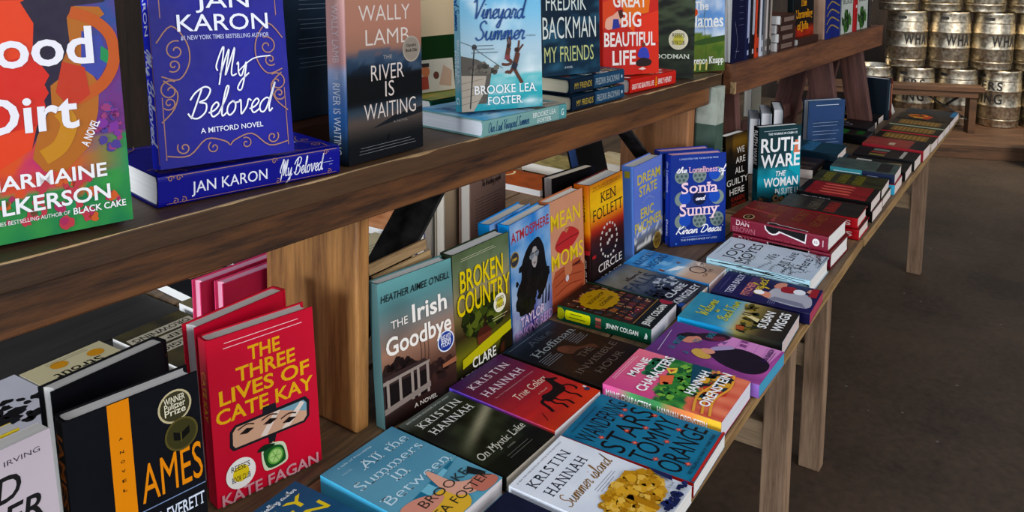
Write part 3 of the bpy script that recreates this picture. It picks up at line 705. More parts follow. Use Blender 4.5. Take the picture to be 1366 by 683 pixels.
def art_sara(a):
    a.g(mott(vg((0, '#c56fb2'), (.35, '#b061a8'), (.6, '#8d4f92'), (1, '#74508f')), '#7b3f80', .5, 4), 14, 18)
    a.p('#d89ccb', [(.35, .06), (1, .02), (1, .46), (.68, .52), (.35, .34)])
    for y in (.12, .2, .28, .36): a.l('#b676b0', .006, [(.4, y), (1, y + .02)], False, False)
    a.k += 1
    a.p('#8f6b9c', [(.40, .22), (.46, .28), (.53, .23), (.53, .12), (.40, .12)]); a.r('#e8c6e2', .43, .14, .5, .2)
    a.p('#8f6b9c', [(.72, .47), (.77, .52), (.83, .46)]); a.r('#94598f', .80, .30, .88, .36); a.r('#94598f', .92, .31, .99, .37)
    # man with dark hair leaning in, woman with fair hair in a dark dress
    a.o('#3a2334', [(.76, .76), (.90, .68), (1, .56), (.96, .47), (.82, .50), (.70, .62)]); a.o('#7c3550', [(.76, .66), (.86, .60), (.92, .53), (.86, .49), (.76, .55)])
    a.o('#d69a86', [(.50, .80), (.60, .83), (.70, .79), (.74, .71), (.66, .66), (.56, .70), (.50, .74)]); a.o('#2a1c28', [(.50, .82), (.62, .88), (.76, .83), (.80, .75), (.72, .74), (.66, .79), (.56, .80)])
    a.o('#2b1d33', [(.30, .46), (.44, .53), (.60, .46), (.72, .34), (.70, .18), (.58, .05), (.40, .02), (.24, .06), (.16, .16), (.20, .34)]); a.o('#b8a7c9', [(.46, .54), (.58, .53), (.72, .42), (.68, .37), (.54, .46)])
    a.o('#e0a591', [(.36, .60), (.46, .60), (.50, .53), (.44, .48), (.36, .52)]); a.o('#d8b56b', [(.22, .60), (.30, .66), (.40, .65), (.42, .60), (.36, .57), (.34, .50), (.26, .48), (.20, .53)])
    lines(a, '#3d2a56', .5, .95, .055, .075, 2, .006)
    for s, x0, x1, y in (('GO', .22, .30, .80), ('MISTLETOE', .36, .62, .80), ('A', .20, .26, .66), ('TO', .55, .66, .66), ('EASE', .78, .95, .60)): a.t(s, x0, y, x1, y + .06, '#2f93a3', .01)
    a.l('#d9cfe6', .008, [(.06, .90), (.7, .96)], False); a.t('SARA RAASCH', .55, .075, .95, .115, '#4a2a62', .03)
book('paperback_book', (1.283, .372, T), -1.5, None, (.136, .211, .024), '#8d4f92', 'purple and pink illustrated paperback with blue stained page edges and a couple on it', art_sara, lambda a: a.r('#b48ad6', 0, 0, 1, 1), False, page='#3f9fc4', group=GF)
def art_wiggs(a):
    a.g(lambda x, y: mixc(vg((0, '#2d2a26'), (.22, '#4c4335'), (.36, '#9a8a58'), (.46, '#c2b27c'), (.52, '#9fc0c0'), (.6, '#5ba6c0'), (.8, '#3f93b4'), (1, '#56a6b8'))(x, y), lin('#1f6f92'), max(0, .5 * noise.noise(Vector((x * 4, y * 16, 1)))) if y > .55 else .0), 14, 26)
    leafy(a, ['#4d4a2a', '#7d7433', '#2f3a28', '#a8973f'], .35, .36, .35, .08, 46, .05, 21); leafy(a, ['#2f3a28', '#6f6a35', '#b59a3d'], .85, .44, .13, .07, 26, .04, 22)
    a.p('#e5d9ac', [(.4, .30), (.52, .30), (.60, .46), (.55, .46)])
    for x in (.55, .62, .78): a.p('#3f2c22', [(x, .40), (x + .03, .40), (x + .025, .48), (x + .005, .48)])
    a.p('#b0673c', [(.05, .44), (.18, .46), (.18, .38), (.05, .37)])
    a.s('Welcome', .22, .76, .80, .88, '#d9d957', .016, .2); a.s('to', .42, .69, .52, .74, '#d9d957', .012); a.s('Beach Town', .2, .56, .92, .66, '#d9d957', .014, .2)
    a.t('SUSAN', .26, .20, .84, .285, '#f4f4f2', .02); a.t('WIGGS', .26, .06, .90, .155, '#f4f4f2', .02)
def sp_wiggs(a): a.g(lambda x, y: vg((0, '#3fb4dd'), (.42, '#37a0cf'), (.55, '#a8a06a'), (.7, '#54503c'), (1, '#2c2c2c'))(0, x), 14, 1); lines(a, '#2b4f60', .1, .8, .3, .32, 2, .004)
book('paperback_book', (1.444, .380, T), 2, None, (.136, .203, .028), '#3f93b4', 'turquoise seaside paperback with big white author letters, beside the indigo book', art_wiggs, sp_wiggs, False, page='#d9c6c2', group=GF)
def art_polka(a):
    a.g(mott('#242357', '#2f2e6e', .5, 2), 8, 10)
    lines(a, '#6a6aa4', .1, .9, .93, .945, 1, .006)
    a.t('TESSA BAILEY', .10, .80, .95, .875, '#d6d8ea', .0)
    a.r('#5a3a6a', .12, .60, .93, .72); a.t('PITCHER', .14, .64, .72, .72, '#c58a7c', .03); a.s('Perfect', .28, .55, .95, .67, '#d9c24e', .022, .2)
    a.o('#b9b9c2', [(.14, .06), (.2, .44), (.52, .47), (.75, .40), (.72, .20), (.55, .06)]); a.p('#8d8fa0', [(.14, .06), (.3, .12), (.34, .40), (.2, .44)])
    a.o('#d49a86', [(.22, .44), (.32, .55), (.45, .53), (.42, .45)]); a.e('#ececf0', .38, .56, .085)
    a.o('#d49a86', [(.70, .46), (.9, .44), (.95, .36), (.72, .36)]); a.o('#a22a3a', [(.58, .36), (.78, .38), (.85, .26), (.62, .24)]); a.e('#eceef2', .70, .20, .11, .06)
    a.p('#d49a86', [(.76, .14), (.9, .12), (.85, .04), (.7, .06)]); a.p('#a22a3a', [(.6, .10), (.95, .10), (.98, .03), (.6, .02)])
    lines(a, '#a9a9c8', .02, .2, .42, .36, 4, .006)
book('paperback_book', (1.602, .370, T), 2, None, (.128, .205, .024), '#242357', 'indigo illustrated paperback with red sprayed page edges, in front of the pale branch-patterned hardcover', art_polka, None, False, page='#b23a55', group=GF)
def branches(a, c, seed, n=10, x0=.05, x1=.95, y0=.3, y1=.5):
    rnd = random.Random(seed)
    for i in range(n):
        x = x0 + (x1 - x0) * rnd.random(); y = y0 + (y1 - y0) * rnd.random(); d = rnd.uniform(-.6, .6); P = [(x, y)]
        for k in range(5): x += .075 * math.cos(d); y += .05 * math.sin(d); d += rnd.uniform(-.5, .5); P.append((x, y))
        P = [(min(.99, max(.01, p)), min(.99, max(.01, q))) for p, q in P]; a.l(c, .006, P, True, False)
        for p, q in P:
            for s in (-1, 1): a.e(c, min(.98, max(.02, p + s * .012)), min(.98, max(.02, q + .012 * s)), .008, .006, 6); a.k -= 1
    a.k += 1
def art_jojo(a):
    a.g(mott(vg((0, '#c3ced8'), (1, '#d6e0e6')), '#b5c2cf', .4, 3), 8, 10)
    lines(a, '#7d8894', .2, .9, .955, .965, 2, .004)
    a.t('JOJO', .14, .78, .80, .89, '#20262e', .0, True); a.t('MOYES', .05, .63, .92, .74, '#20262e', .0, True)
    for s, x0, x1, y in (('We', .40, .68, .42), ('All Live', .22, .90, .27), ('Here', .28, .78, .11)): a.t(s, x0, y, x1, y + .10, '#4d5863', .0, True)
    branches(a, '#39474a', 4, 8, .0, .08, .15, .7); branches(a, '#39474a', 5, 5, .5, .8, .02, .06); branches(a, '#9c4a4c', 8, 3, .8, .92, .03, .2)
def sp_jojo(a):
    a.r('#bfe0ea', 0, 0, 1, 1); a.t('JOJO MOYES', .22, .16, .70, .55, '#20303a', .0, True); branches(a, '#1f2a2c', 14, 10, .02, .95, .5, .95); branches(a, '#1f2a2c', 15, 4, .6, .95, .1, .7)
book('hardcover_book', (1.738, .405, T), -1.0, None, (.160, .235, .036), '#c3d2da', 'pale blue hardcover with black twig pattern, below the two stacked dark red hardcovers', art_jojo, sp_jojo, True, group=GF)
def art_dan(a):
    a.g(mott('#70201f', '#8a2c28', .5, 3), 8, 10)
    a.l('#a8484c', .05, [(.58, 1), (.45, .62), (.16, .60)], False)
    for s, x0, x1, y in (('THE', .55, .8, .80), ('SECRET', .34, .96, .60), ('OF', .30, .45, .60), ('SECRETS', .3, .97, .16)): a.t(s, x0, y, x1, y + .10, '#8d5a30', .0, True, rot=0)
    a.t('SECRET', .34, .36, .96, .46, '#8d5a30', .0, True)
    a.e('#c9b08a', .14, .84, .12, .055); a.e('#3a1a14', .14, .84, .10, .045); a.t('NEW', .08, .83, .2, .86, '#b79a66')
    a.p('#e9dfe0', [(0, .60), (.05, .62), (.09, .58), (.09, .53), (.05, .49), (0, .47)]); a.p('#141012', [(0, .594), (.045, .61), (.075, .575), (.075, .535), (.045, .50), (0, .485)]); a.p('#e9dfe0', [(0, .2), (.03, .2), (.06, .5), (0, .5)]); a.p('#141012', [(0, .212), (.018, .212), (.045, .51), (0, .51)])
def sp_dan(a):
    a.r('#8f3148', 0, 0, 1, 1); a.t('DAN', .06, .54, .20, .88, '#ecd9dc', .01); a.t('BROWN', .02, .12, .27, .46, '#c07f8c', .0, True)
    a.p('#efe6e8', [(.36, .87), (.37, .62), (.41, .42), (.45, .36), (.49, .42), (.53, .62), (.54, .87)]); a.p('#efe6e8', [(.50, .87), (.505, .64), (.785, .26), (.793, .87)])
    a.p('#100d0f', [(.375, .87), (.385, .65), (.42, .50), (.45, .45), (.48, .50), (.51, .65), (.515, .87)]); a.p('#100d0f', [(.48, .87), (.50, .72), (.775, .37), (.783, .87)]); a.t('SECRET OF SECRETS', .40, .08, .82, .2, '#b9626f', .0, True); a.e('#f0eae8', .885, .5, .035, .22); a.t('10', .87, .42, .90, .58, '#6b3a3a'); a.r('#e8d2d6', .95, .3, .958, .7)
dan = book('hardcover_book', (1.913, .402, T), -2.5, None, (.160, .238, .040), '#7c2530', 'dark red hardcover with a black keyhole, lower of the two stacked ones', art_dan, sp_dan, True, group='two stacked dark red hardcovers')
again(dan, 'dark red hardcover with a black keyhole, upper of the two stacked ones', (1.909, .409, T + .0412), -3.0)

# ---- flat books, middle row ------------------------------------------------
def art_emily(a):
    a.g(mott(vg((0, '#2f6f8f'), (.5, '#2b6a8c'), (1, '#2a6183')), '#1f5474', .5, 3, 9), 12, 18)
    a.s('New York Times bestselling author', .06, .93, .92, .965, '#e6eef2', .008, .1)
    a.t('EMILY', .14, .80, .90, .895, '#e3cf4d', .03); a.t('GIFFIN', .14, .66, .93, .755, '#e3cf4d', .03)
    lines(a, '#9fb46a', .3, .9, .60, .62, 2, .005); a.t('THE SUMMER', .08, .46, .80, .54, '#e9eef0', .03)
    leafy(a, ['#4f8a3c', '#3b6f33', '#8bb44f'], .88, .42, .12, .06, 30, .04, 31); a.e('#e8d6c8', .9, .36, .05); leafy(a, ['#d58a3c', '#e9eef0'], .5, .25, .4, .15, 30, .04, 32)
book('hardcover_book', (.548, .596, T), 2, None, (.150, .222, .026), '#2b6a8c', 'dark teal book with yellow author lettering, lying in front of the red hardcover', art_emily, None, True, group=GM)
def art_all(a):
    a.g(mott(vg((0, '#74b0c2'), (.4, '#6fa6ba'), (1, '#5b93ac')), '#8bbccb', .35, 2), 10, 14)
    a.t('a tale of friendship', .16, .945, .62, .965, '#cfe2ea'); a.t('NOVEL', .12, .87, .25, .885, '#bcd6e0')
    for s, x0, x1, y in (('All the', .30, .95, .795), ('Summers', .06, .94, .655), ('in', .36, .56, .54), ('Between', .05, .95, .405)): a.t(s, x0, y, x1, y + .095, '#d3e8f0', -.008, True)
    for i in range(7): a.p('#2f7f9a' if i % 2 else '#8cc6d6', [(.12 + i * .13, .32 + i * .012), (.25 + i * .13, .33 + i * .012), (.25 + i * .13, .22 + i * .03), (.12 + i * .13, .20 + i * .03)])
    a.o('#e3bd55', [(.0, .02), (0, .20), (.26, .25), (.55, .24), (.62, .12), (.5, .0), (.05, .0)])
    a.o('#d9a08e', [(0, .24), (.08, .33), (.3, .31), (.46, .20), (.30, .16), (.05, .17)]); a.o('#e2b3a0', [(.52, .24), (.58, .40), (.63, .45), (.65, .40), (.68, .22), (.85, .12), (.72, .05), (.55, .12)])
    a.o('#c98676', [(.70, .10), (.84, .16), (.97, .08), (.95, .01), (.74, .01)]); a.p('#26282e', [(.84, .22), (.93, .26), (.97, .12), (.9, .12)])
    a.t('BROOKE', .22, .205, .88, .285, '#3a3a34', -.004); a.t('LEA FOSTER', .14, .075, .97, .15, '#3a3a34', -.004)
book('paperback_book', (.712, .596, T), -1.5, None, (.139, .208, .026), '#5fa9c4', 'light blue paperback with a sunbather, lying in front of the tan bench leg', art_all, lambda a: a.r('#6cc6e6', 0, 0, 1, 1), False, page='#ded9dc', group=GM)  # spine cyan has the skylight glow painted into it
def art_mystic(a):
    def f(x, y):
        c = mixc(lin('#14160f'), lin('#3a4230'), max(0, .45 + .9 * noise.fractal(Vector((x * 4, y * 5, 3)), 1, 2, 4)))
        d = abs((y - .50) - .25 * (x - .5)); c = mixc(c, lin('#b9b49a'), .75 * math.exp(-(d / .045) ** 2) * min(1, x * 1.5))
        if y > .86: c = mixc(c, lin('#7b8078'), (y - .86) * 5)
        if y < .18: c = mixc(c, lin('#121310'), .8)
        return c
    a.g(f, 22, 30)
    a.t('BESTSELLING AUTHOR OF FLY AWAY', .1, .955, .9, .975, '#cfd2cc'); a.t('KRISTIN', .14, .825, .9, .905, '#e8e8e2', .0, True, tr=1.25); a.t('HANNAH', .14, .70, .9, .78, '#e8e8e2', .0, True, tr=1.25)
    a.t('On Mystic Lake', .06, .235, .94, .315, '#d8d6c8', .0, True, sh=.25); a.t('A NOVEL', .45, .18, .6, .195, '#a8a89a'); lines(a, '#8a8a80', .3, .8, .10, .13, 2, .005)
book('paperback_book', (.857, .590, T), -2, None, (.122, .206, .023), '#1d2018', 'green-black paperback with a pale streak of light, right of the sunbather one', art_mystic, None, False, page='#c9bfae', group=GM)
def art_true(a):
    a.g(mott(lambda x, y: mixc(vg((0, '#d8532f'), (.25, '#cf3f38'), (.5, '#a52c3f'), (.75, '#6d2a52'), (1, '#472f6b'))(x, y), lin('#d0483c'), .25 * x * (1 - y)), '#7c1f34', .35, 1.5, 9), 16, 24)
    a.t('KRISTIN', .12, .82, .86, .895, '#e9dce4', .0, True, tr=1.35); a.t('HANNAH', .10, .665, .86, .75, '#e9dce4', .0, True, tr=1.35)
    a.t('New York Times Bestselling Author of The Women', .14, .60, .9, .615, '#d0a9ae'); a.t('True Colors', .25, .44, .86, .525, '#efd9c8', .0, True, sh=.25); a.t('A Novel', .5, .36, .68, .38, '#dcb8aa')
    a.o('#1a0f12', [(.44, .30), (.50, .335), (.60, .32), (.70, .325), (.77, .37), (.81, .44), (.86, .465), (.87, .44), (.94, .40), (.93, .375), (.87, .385), (.85, .34), (.83, .27), (.76, .23), (.62, .235), (.50, .23), (.44, .25)])
    for P in ([(.49, .27), (.46, .19), (.50, .14), (.47, .08)], [(.54, .26), (.55, .18), (.60, .14), (.58, .07)], [(.76, .27), (.74, .18), (.77, .13), (.75, .07)], [(.81, .29), (.89, .26), (.90, .19), (.86, .17)]): a.l('#1a0f12', .028, P, True, False)
    a.k += 1; a.l('#1a0f12', .04, [(.45, .29), (.38, .28), (.34, .20), (.30, .14)]); a.l('#1a0f12', .008, [(.12, .11), (.2, .2)], False)
    a.e('#3a4a6a', .94, .10, .035); a.r('#e9e2e2', .95, .12, .98, .15)
def sp_true(a): a.g(lambda x, y: vg((0, '#7a66d0'), (.4, '#8f5fc0'), (.75, '#c25a8c'), (1, '#e0604a'))(0, x), 12, 1)  # violet lifted above the cover's: skylight on the spine painted in
book('paperback_book', (.985, .590, T), -2.0, None, (.137, .208, .024), '#7c2c4a', 'purple to red paperback with a black horse silhouette, lying in the middle row', art_true, sp_true, False, page='#e3dfe2', group=GM)
def art_invis(a):
    def f(x, y):
        c = vg((0, '#2e211b'), (.3, '#3a2a21'), (.55, '#33271f'), (.62, '#1d2024'), (.85, '#202a33'), (1, '#3a4a5c'))(x, y)
        return mixc(c, lin('#0f0f10'), .35 + .5 * noise.noise(Vector((x * 3, y * 4, 7))))
    a.g(f, 14, 20); a.t('New York Times bestselling author of The Dovekeepers', .05, .95, .95, .965, '#8f99a4')
    a.t('Alice', .28, .83, .74, .915, '#59626a', .0, True); a.t('Hoffman', .12, .68, .95, .775, '#9aa0a2', .0, True)
    lines(a, '#8d9094', .04, .36, .54, .64, 5, .007); lines(a, '#8d9094', .64, .96, .54, .66, 6, .007)
    a.o('#5f3f33', [(.38, .57), (.46, .62), (.55, .60), (.60, .50), (.76, .42), (.70, .34), (.50, .42), (.40, .50)]); a.e('#70483a', .45, .585, .07); a.o('#1f1a1c', [(.36, .44), (.55, .47), (.70, .36), (.66, .14), (.40, .16), (.28, .3)])
    for s, x0, x1, y in (('THE', .42, .68, .36), ('INVISIBLE', .08, .94, .235), ('HOUR', .22, .80, .105)): a.t(s, x0, y, x1, y + .075, '#6f6259', .0, True)
book('paperback_book', (1.137, .590, T), -.5, None, (.158, .204, .022), '#262019', 'dark brown paperback with faint grey lettering, in front of the green-spined book', art_invis, None, False, page='#7d7468', group=GM)
def art_colgan(a):
    a.g(mott('#2c2018', '#4a2f22', .6, 5), 12, 16); rnd = random.Random(5)
    for row in range(7):
        y = .24 + row * .10; x = .05
        while x < .93:
            wd = rnd.uniform(.015, .05); hh = rnd.uniform(.045, .08); k = a.k
            a.r(rnd.choice(['#6e3a2c', '#8a4a34', '#4a4a5a', '#7c2f36', '#a06a44', '#3a4a3c', '#b08a6a', '#55403a', '#2f2a34']), x, y, x + wd, y + hh); a.k = k; x += wd + .006
        a.k += 1; a.l('#3b2a1e', .012, [(.03, y - .006), (.97, y - .006)], False)
    for i in range(26): a.e(rnd.choice(['#e9d9c8', '#e8b48a', '#d05a4a']), rnd.uniform(.05, .95), rnd.uniform(.25, .92), .012); a.k -= 1
    a.k += 1; a.l('#2f4a36', .05, [(.975, 0), (.975, 1)], False)
    a.p('#b8991f', [(.50 + (.36 + .025 * (i % 2)) * math.cos(i * .1745), .70 + (.185 + .015 * (i % 2)) * math.sin(i * .1745)) for i in range(36)])
    a.t('The', .46, .80, .56, .83, '#4a3a12'); a.t('BOOKSHOP', .26, .72, .76, .765, '#5a4714', .02); a.t('ON THE', .42, .665, .6, .69, '#5a4714'); a.t('CORNER', .30, .60, .72, .645, '#5a4714', .02)
    a.r('#1d261e', 0, 0, 1, .185); a.l('#b08f4a', .012, [(.02, .19), (.98, .19)], False); a.t('JENNY COLGAN', .06, .055, .84, .125, '#eef0ea', .02); a.e('#a8394a', .96, .1, .09, .07)
def sp_colgan(a):
    a.r('#17614a', 0, 0, 1, 1); a.e('#b6b838', .03, .5, .05, .4); a.p('#e2e23f', [(.10 + .015 * math.cos(t), .5 + .32 * math.sin(t)) for t in [1.57 + .4 * i for i in range(9)]] + [(.35 + .015 * math.cos(t), .5 + .32 * math.sin(t)) for t in [-1.57 + .4 * i for i in range(9)]])
    lines(a, '#7f8a2a', .12, .34, .38, .62, 2, .010); 
    for i in range(3): a.r(['#b0605a', '#8a4a4a', '#c27a6a'][i], .42, .16 + i * .24, .48, .34 + i * .24)
    a.t('JENNY COLGAN', .53, .36, .87, .66, '#f2f4ee', .02); a.p('#e8f0ea', [(.93, .3), (.95, .7), (.965, .5), (.96, .3)])
book('hardcover_book', (1.352, .600, T), 2, None, (.132, .202, .031), '#17614a', 'green-spined book with a yellow badge and bookshelf picture, lying in the middle row', art_colgan, sp_colgan, False, page='#e0dce2', group=GM)
def art_claire(a):
    def f(x, y):
        c = vg((0, '#15171f'), (.25, '#1c212d'), (.42, '#3f4f6a'), (.55, '#5b6673'), (.72, '#8a8577'), (.88, '#8b8a80'), (1, '#3b5a80'))(x, y)
        return mixc(c, lin('#aab0b8'), max(0, .5 * noise.noise(Vector((x * 4, y * 9, 2)))))
    a.g(f, 14, 20); a.s('Whispers at', .34, .72, .86, .78, '#4a3c22', .014, .2); a.t('FALLS', .06, .54, .88, .69, '#3d4a5e', .03)
    leafy(a, ['#c3cad2', '#8f9aa6', '#6a7686'], .7, .40, .28, .10, 40, .05, 41); leafy(a, ['#12151c', '#1d2430'], .25, .34, .28, .1, 30, .05, 42)
    a.t('CLAIRE', .18, .18, .84, .26, '#d9dde2', .02); a.t('KINGSLEY', .06, .055, .94, .135, '#d9dde2', .02); a.r('#2b5aa0', 0, 0, .14, .05)
book('paperback_book', (1.488, .595, T), -3, None, (.128, .207, .024), '#1d2330', 'grey-blue misty paperback with black foot, between the green-spined book and the beach one', art_claire, None, False, page='#e4d9cc', group=GM)
def art_higgins(a):
    a.g(lambda x, y: mixc(vg((0, '#b49a86'), (.28, '#b9a493'), (.36, '#c9c2bb'), (.42, '#7fb2d4'), (.6, '#5299cb'), (.8, '#3f8cc6'), (1, '#4a9ad2'))(x, y), lin('#bfe0f0'), max(0, .8 * noise.noise(Vector((x * 3, y * 22, 4)))) if y > .38 else 0), 14, 30)
    a.t('KRISTAN', .10, .82, .93, .92, '#1d3f6a', .01); a.t('HIGGINS', .10, .67, .93, .77, '#1d3f6a', .01)
    a.ring('#241f1e', .56, .24, .17, .03); a.p('#8a5a40', [(.05, .58), (.14, .60), (.13, .53), (.05, .52)]); a.p('#d9e2ea', [(.1, .52), (.5, .46), (.56, .38), (.3, .42)]); a.p('#8a5a40', [(.62, .50), (.72, .52), (.7, .46)])
    leafy(a, ['#e6d6c8', '#f0e6de'], .86, .26, .08, .05, 10, .04, 51); a.t('OF US', .30, .10, .75, .14, '#7a5f4c')
book('paperback_book', (1.628, .590, T), -.5, None, (.106, .207, .024), '#4a9ad2', 'sky blue and sand paperback with a dark hat ring, lying near the moon-patterned hardcover', art_higgins, None, False, group=GM)

# ---- books standing face out on the front table ---------------------------------
def art_irish(a):
    def f(x, y):
        c = vg((0, '#2a1d1c'), (.18, '#4b322c'), (.33, '#7a5a4c'), (.5, '#b08c78'), (.66, '#8f8f8c'), (.82, '#6f9a9c'), (1, '#7fb0b0'))(x, y)
        return mixc(c, lin('#4a4646'), max(0, .5 * noise.noise(Vector((x * 2, y * 6, 4)))))
    a.g(f, 16, 26); leafy(a, ['#2e2320', '#3f2d28', '#251b1a'], .22, .30, .2, .12, 40, .08, 61); leafy(a, ['#3a2926', '#4d352e'], .75, .24, .24, .06, 40, .05, 62)
    for x in (.5, .55, .6): a.l('#4a3a34', .006, [(x, .26), (x + .02, .46), (x - .03, .55)], True, False)
    a.k += 1; a.p('#4a3a38', [(.0, .08), (.0, .36), (.55, .37), (.62, .33), (.62, .14)]); a.p('#a69a92', [(.0, .325), (.62, .345), (.62, .325), (.0, .30)])
    a.r('#241b1c', .02, .12, .58, .29)
    for x in (.04, .2, .36, .44, .57): a.r('#a89c94', x, .12, x + .035, .33)
    a.p('#9a8e88', [(0, .10), (.62, .15), (.62, .19), (0, .14)]); a.p('#a8765c', [(.8, .26), (1, .28), (1, .24), (.8, .235)])
    a.t('HEATHER AIMEE O\'NEILL', .03, .865, .96, .915, '#2a2c30', .005, sh=.15); a.t('THE', .14, .665, .36, .72, '#f1eae2', .005); a.t('Irish', .42, .655, .90, .78, '#f6f1ea', .02); a.t('Goodbye', .06, .49, .95, .615, '#f6f1ea', .02)
    a.t('A NOVEL', .38, .055, .7, .085, '#d8d0c8', .02)
    seal(a, .86, .42, .12, '#e8ecf2', '#2c4a9c', None, ['READ WITH', 'JENNA', 'TODAY'], '#f0f2f8')
book('hardcover_book', (.876, .853, T), -10, 4, (.150, .232, .026), '#6f8f90', 'muted teal and brown hardcover with a porch picture, right of the tan bench leg', art_irish, None, True, group=GS)
def art_broken(a):
    def f(x, y):
        c = vg((0, '#2b2418'), (.12, '#3a3620'), (.2, '#8d8a34'), (.27, '#6a6a2e'), (.36, '#4a3a26'), (.5, '#8a7c52'), (.68, '#a8a080'), (.85, '#7f8c70'), (1, '#6c7c5c'))(x, y)
        return mixc(c, lin('#3c4630'), max(0, .7 * noise.fractal(Vector((x * 3, y * 4, 9)), 1, 2, 3)))
    a.g(f, 18, 28); leafy(a, ['#39431c', '#4d5a24', '#6a7430', '#2a3216'], .50, .44, .36, .115, 260, .065, 71); a.p('#3a2a1a', [(.48, .3), (.53, .3), (.52, .44), (.49, .44)])
    a.p('#7c4632', [(.36, .30), (.50, .33), (.62, .30), (.60, .24), (.37, .24)]); a.p('#5a2f24', [(.34, .30), (.42, .36), (.55, .355), (.63, .30)])
    a.p('#c9c23c', [(.1, .19), (.45, .24), (.98, .30), (.98, .22), (.5, .16), (.1, .12)]); a.p('#2a2414', [(.68, .0), (1, .0), (1, .22), (.8, .2)]); a.p('#55301f', [(.75, .0), (.83, .0), (.85, .16), (.78, .14)])
    lines(a, '#cfd0b8', .1, .8, .935, .95, 2, .005); a.t('BROKEN', .10, .70, .86, .865, '#e6d23c', .015); a.t('COUNTRY', .04, .525, .98, .69, '#e6d23c', .015)
    seal(a, .78, .48, .115, '#f2efe2', '#efe9d2', '#d8cc5a', ["REESE'S", '', 'BOOK CLUB'], '#4a4a3a'); lines(a, '#d8d2a8', .62, .95, .36, .38, 2, .006)
    a.t('CLARE', .26, .085, .68, .165, '#f2f0e6', .015); a.t('LESLIE HALL', .06, .0, .9, .068, '#f2f0e6', .015)
book('hardcover_book', (1.030, .840, T), -4.4, 2.5, (.150, .232, .030), '#3d4a36', 'olive green hardcover with yellow lettering and a tree, standing right of the porch one', art_broken, None, True, group=GS)
def art_atmos(a):
    a.g(mott(vg((0, '#4a3a7c'), (.2, '#5a5aa6'), (.4, '#5c8fc4'), (.7, '#4b9bd6'), (1, '#3f8fd2')), '#dfeaf2', .55, 3, 4), 16, 24)
    a.t('ATMOSPHERE', .03, .84, .97, .925, '#b23a44', .03)
    a.o('#1b191c', [(.56, .77), (.70, .77), (.82, .66), (.86, .52), (.92, .40), (.84, .30), (.72, .26), (.62, .32), (.40, .20), (.18, .20), (.2, .32), (.12, .40), (.24, .50), (.26, .62), (.40, .73)])
    leafy(a, ['#1b191c', '#242226'], .5, .42, .38, .26, 60, .07, 81)
    a.o('#b9b4b4', [(.52, .70), (.62, .70), (.64, .60), (.58, .53), (.50, .58)]); a.e('#8d949c', .50, .645, .06, .03); a.e('#8d949c', .63, .645, .05, .03); a.l('#3a3638', .012, [(.42, .66), (.7, .66)], False); a.p('#7a6a6a', [(.53, .58), (.6, .58), (.57, .56)])
    seal(a, .09, .70, .10, '#c2a13e', '#4a4a52', None, ['GMA'], '#e0c24e')
    for x in (.72, .8, .88): a.p('#20242c', [(x, .16), (x + .03, .16), (x + .05, .28), (x + .04, .32)])
    a.t('TAYLOR', .18, .10, .78, .18, '#e3cfe6', .03); a.t('JENKINS REID', .02, .005, .98, .085, '#c9a8d8', .03)
atm = book('hardcover_book', (1.203, .842, T), 2.1, 2.5, (.151, .232, .028), '#3f9fe0', 'sky blue hardcover with a long haired face in sunglasses, front copy of two', art_atmos, lambda a: a.r('#37aef0', 0, 0, 1, 1), True, group='two sky blue hardcovers with a long haired face')
again(atm, 'sky blue hardcover standing right behind the copy with the long haired face', (1.185, .8745, T), 3)
def art_mean(a):
    a.g(mott(vg((0, '#c08468'), (.5, '#cf9a7e'), (1, '#d2a084')), '#deb094', .5, 3), 12, 16)
    a.p('#b8694c', [(.02, .0), (.02, .26), (.12, .36), (.8, .38), (.98, .28), (.98, .0)]); 
    for y in (.30, .22, .14): a.l('#9a5038', .02, [(.1, y), (.5, y + .035), (.9, y)])
    a.o('#c98a68', [(.38, .30), (.62, .30), (.60, .66), (.52, .70), (.42, .66)]); a.l('#a4593e', .012, [(.38, .30), (.42, .66), (.52, .70), (.6, .66), (.62, .3)]); a.e('#d9cfd2', .46, .24, .05, .03)
    a.o('#c23f40', [(.14, .58), (.36, .69), (.48, .66), (.60, .70), (.86, .60), (.56, .50), (.30, .50)]); a.l('#7c2426', .015, [(.16, .585), (.5, .60), (.84, .60)])
    a.t('MEAN', .04, .735, .90, .885, '#ecd24a', .01); a.t('MOMS', .02, .38, .96, .525, '#ecd24a', .01); a.s('A Novel', .64, .32, .86, .36, '#5a2a1e', .01)
book('hardcover_book', (1.357, .849, T), -1.5, 3, (.132, .232, .028), '#c9855f', 'peach coloured hardcover with red lips and yellow letters, standing near the sky blue pair', art_mean, None, True, group=GS)
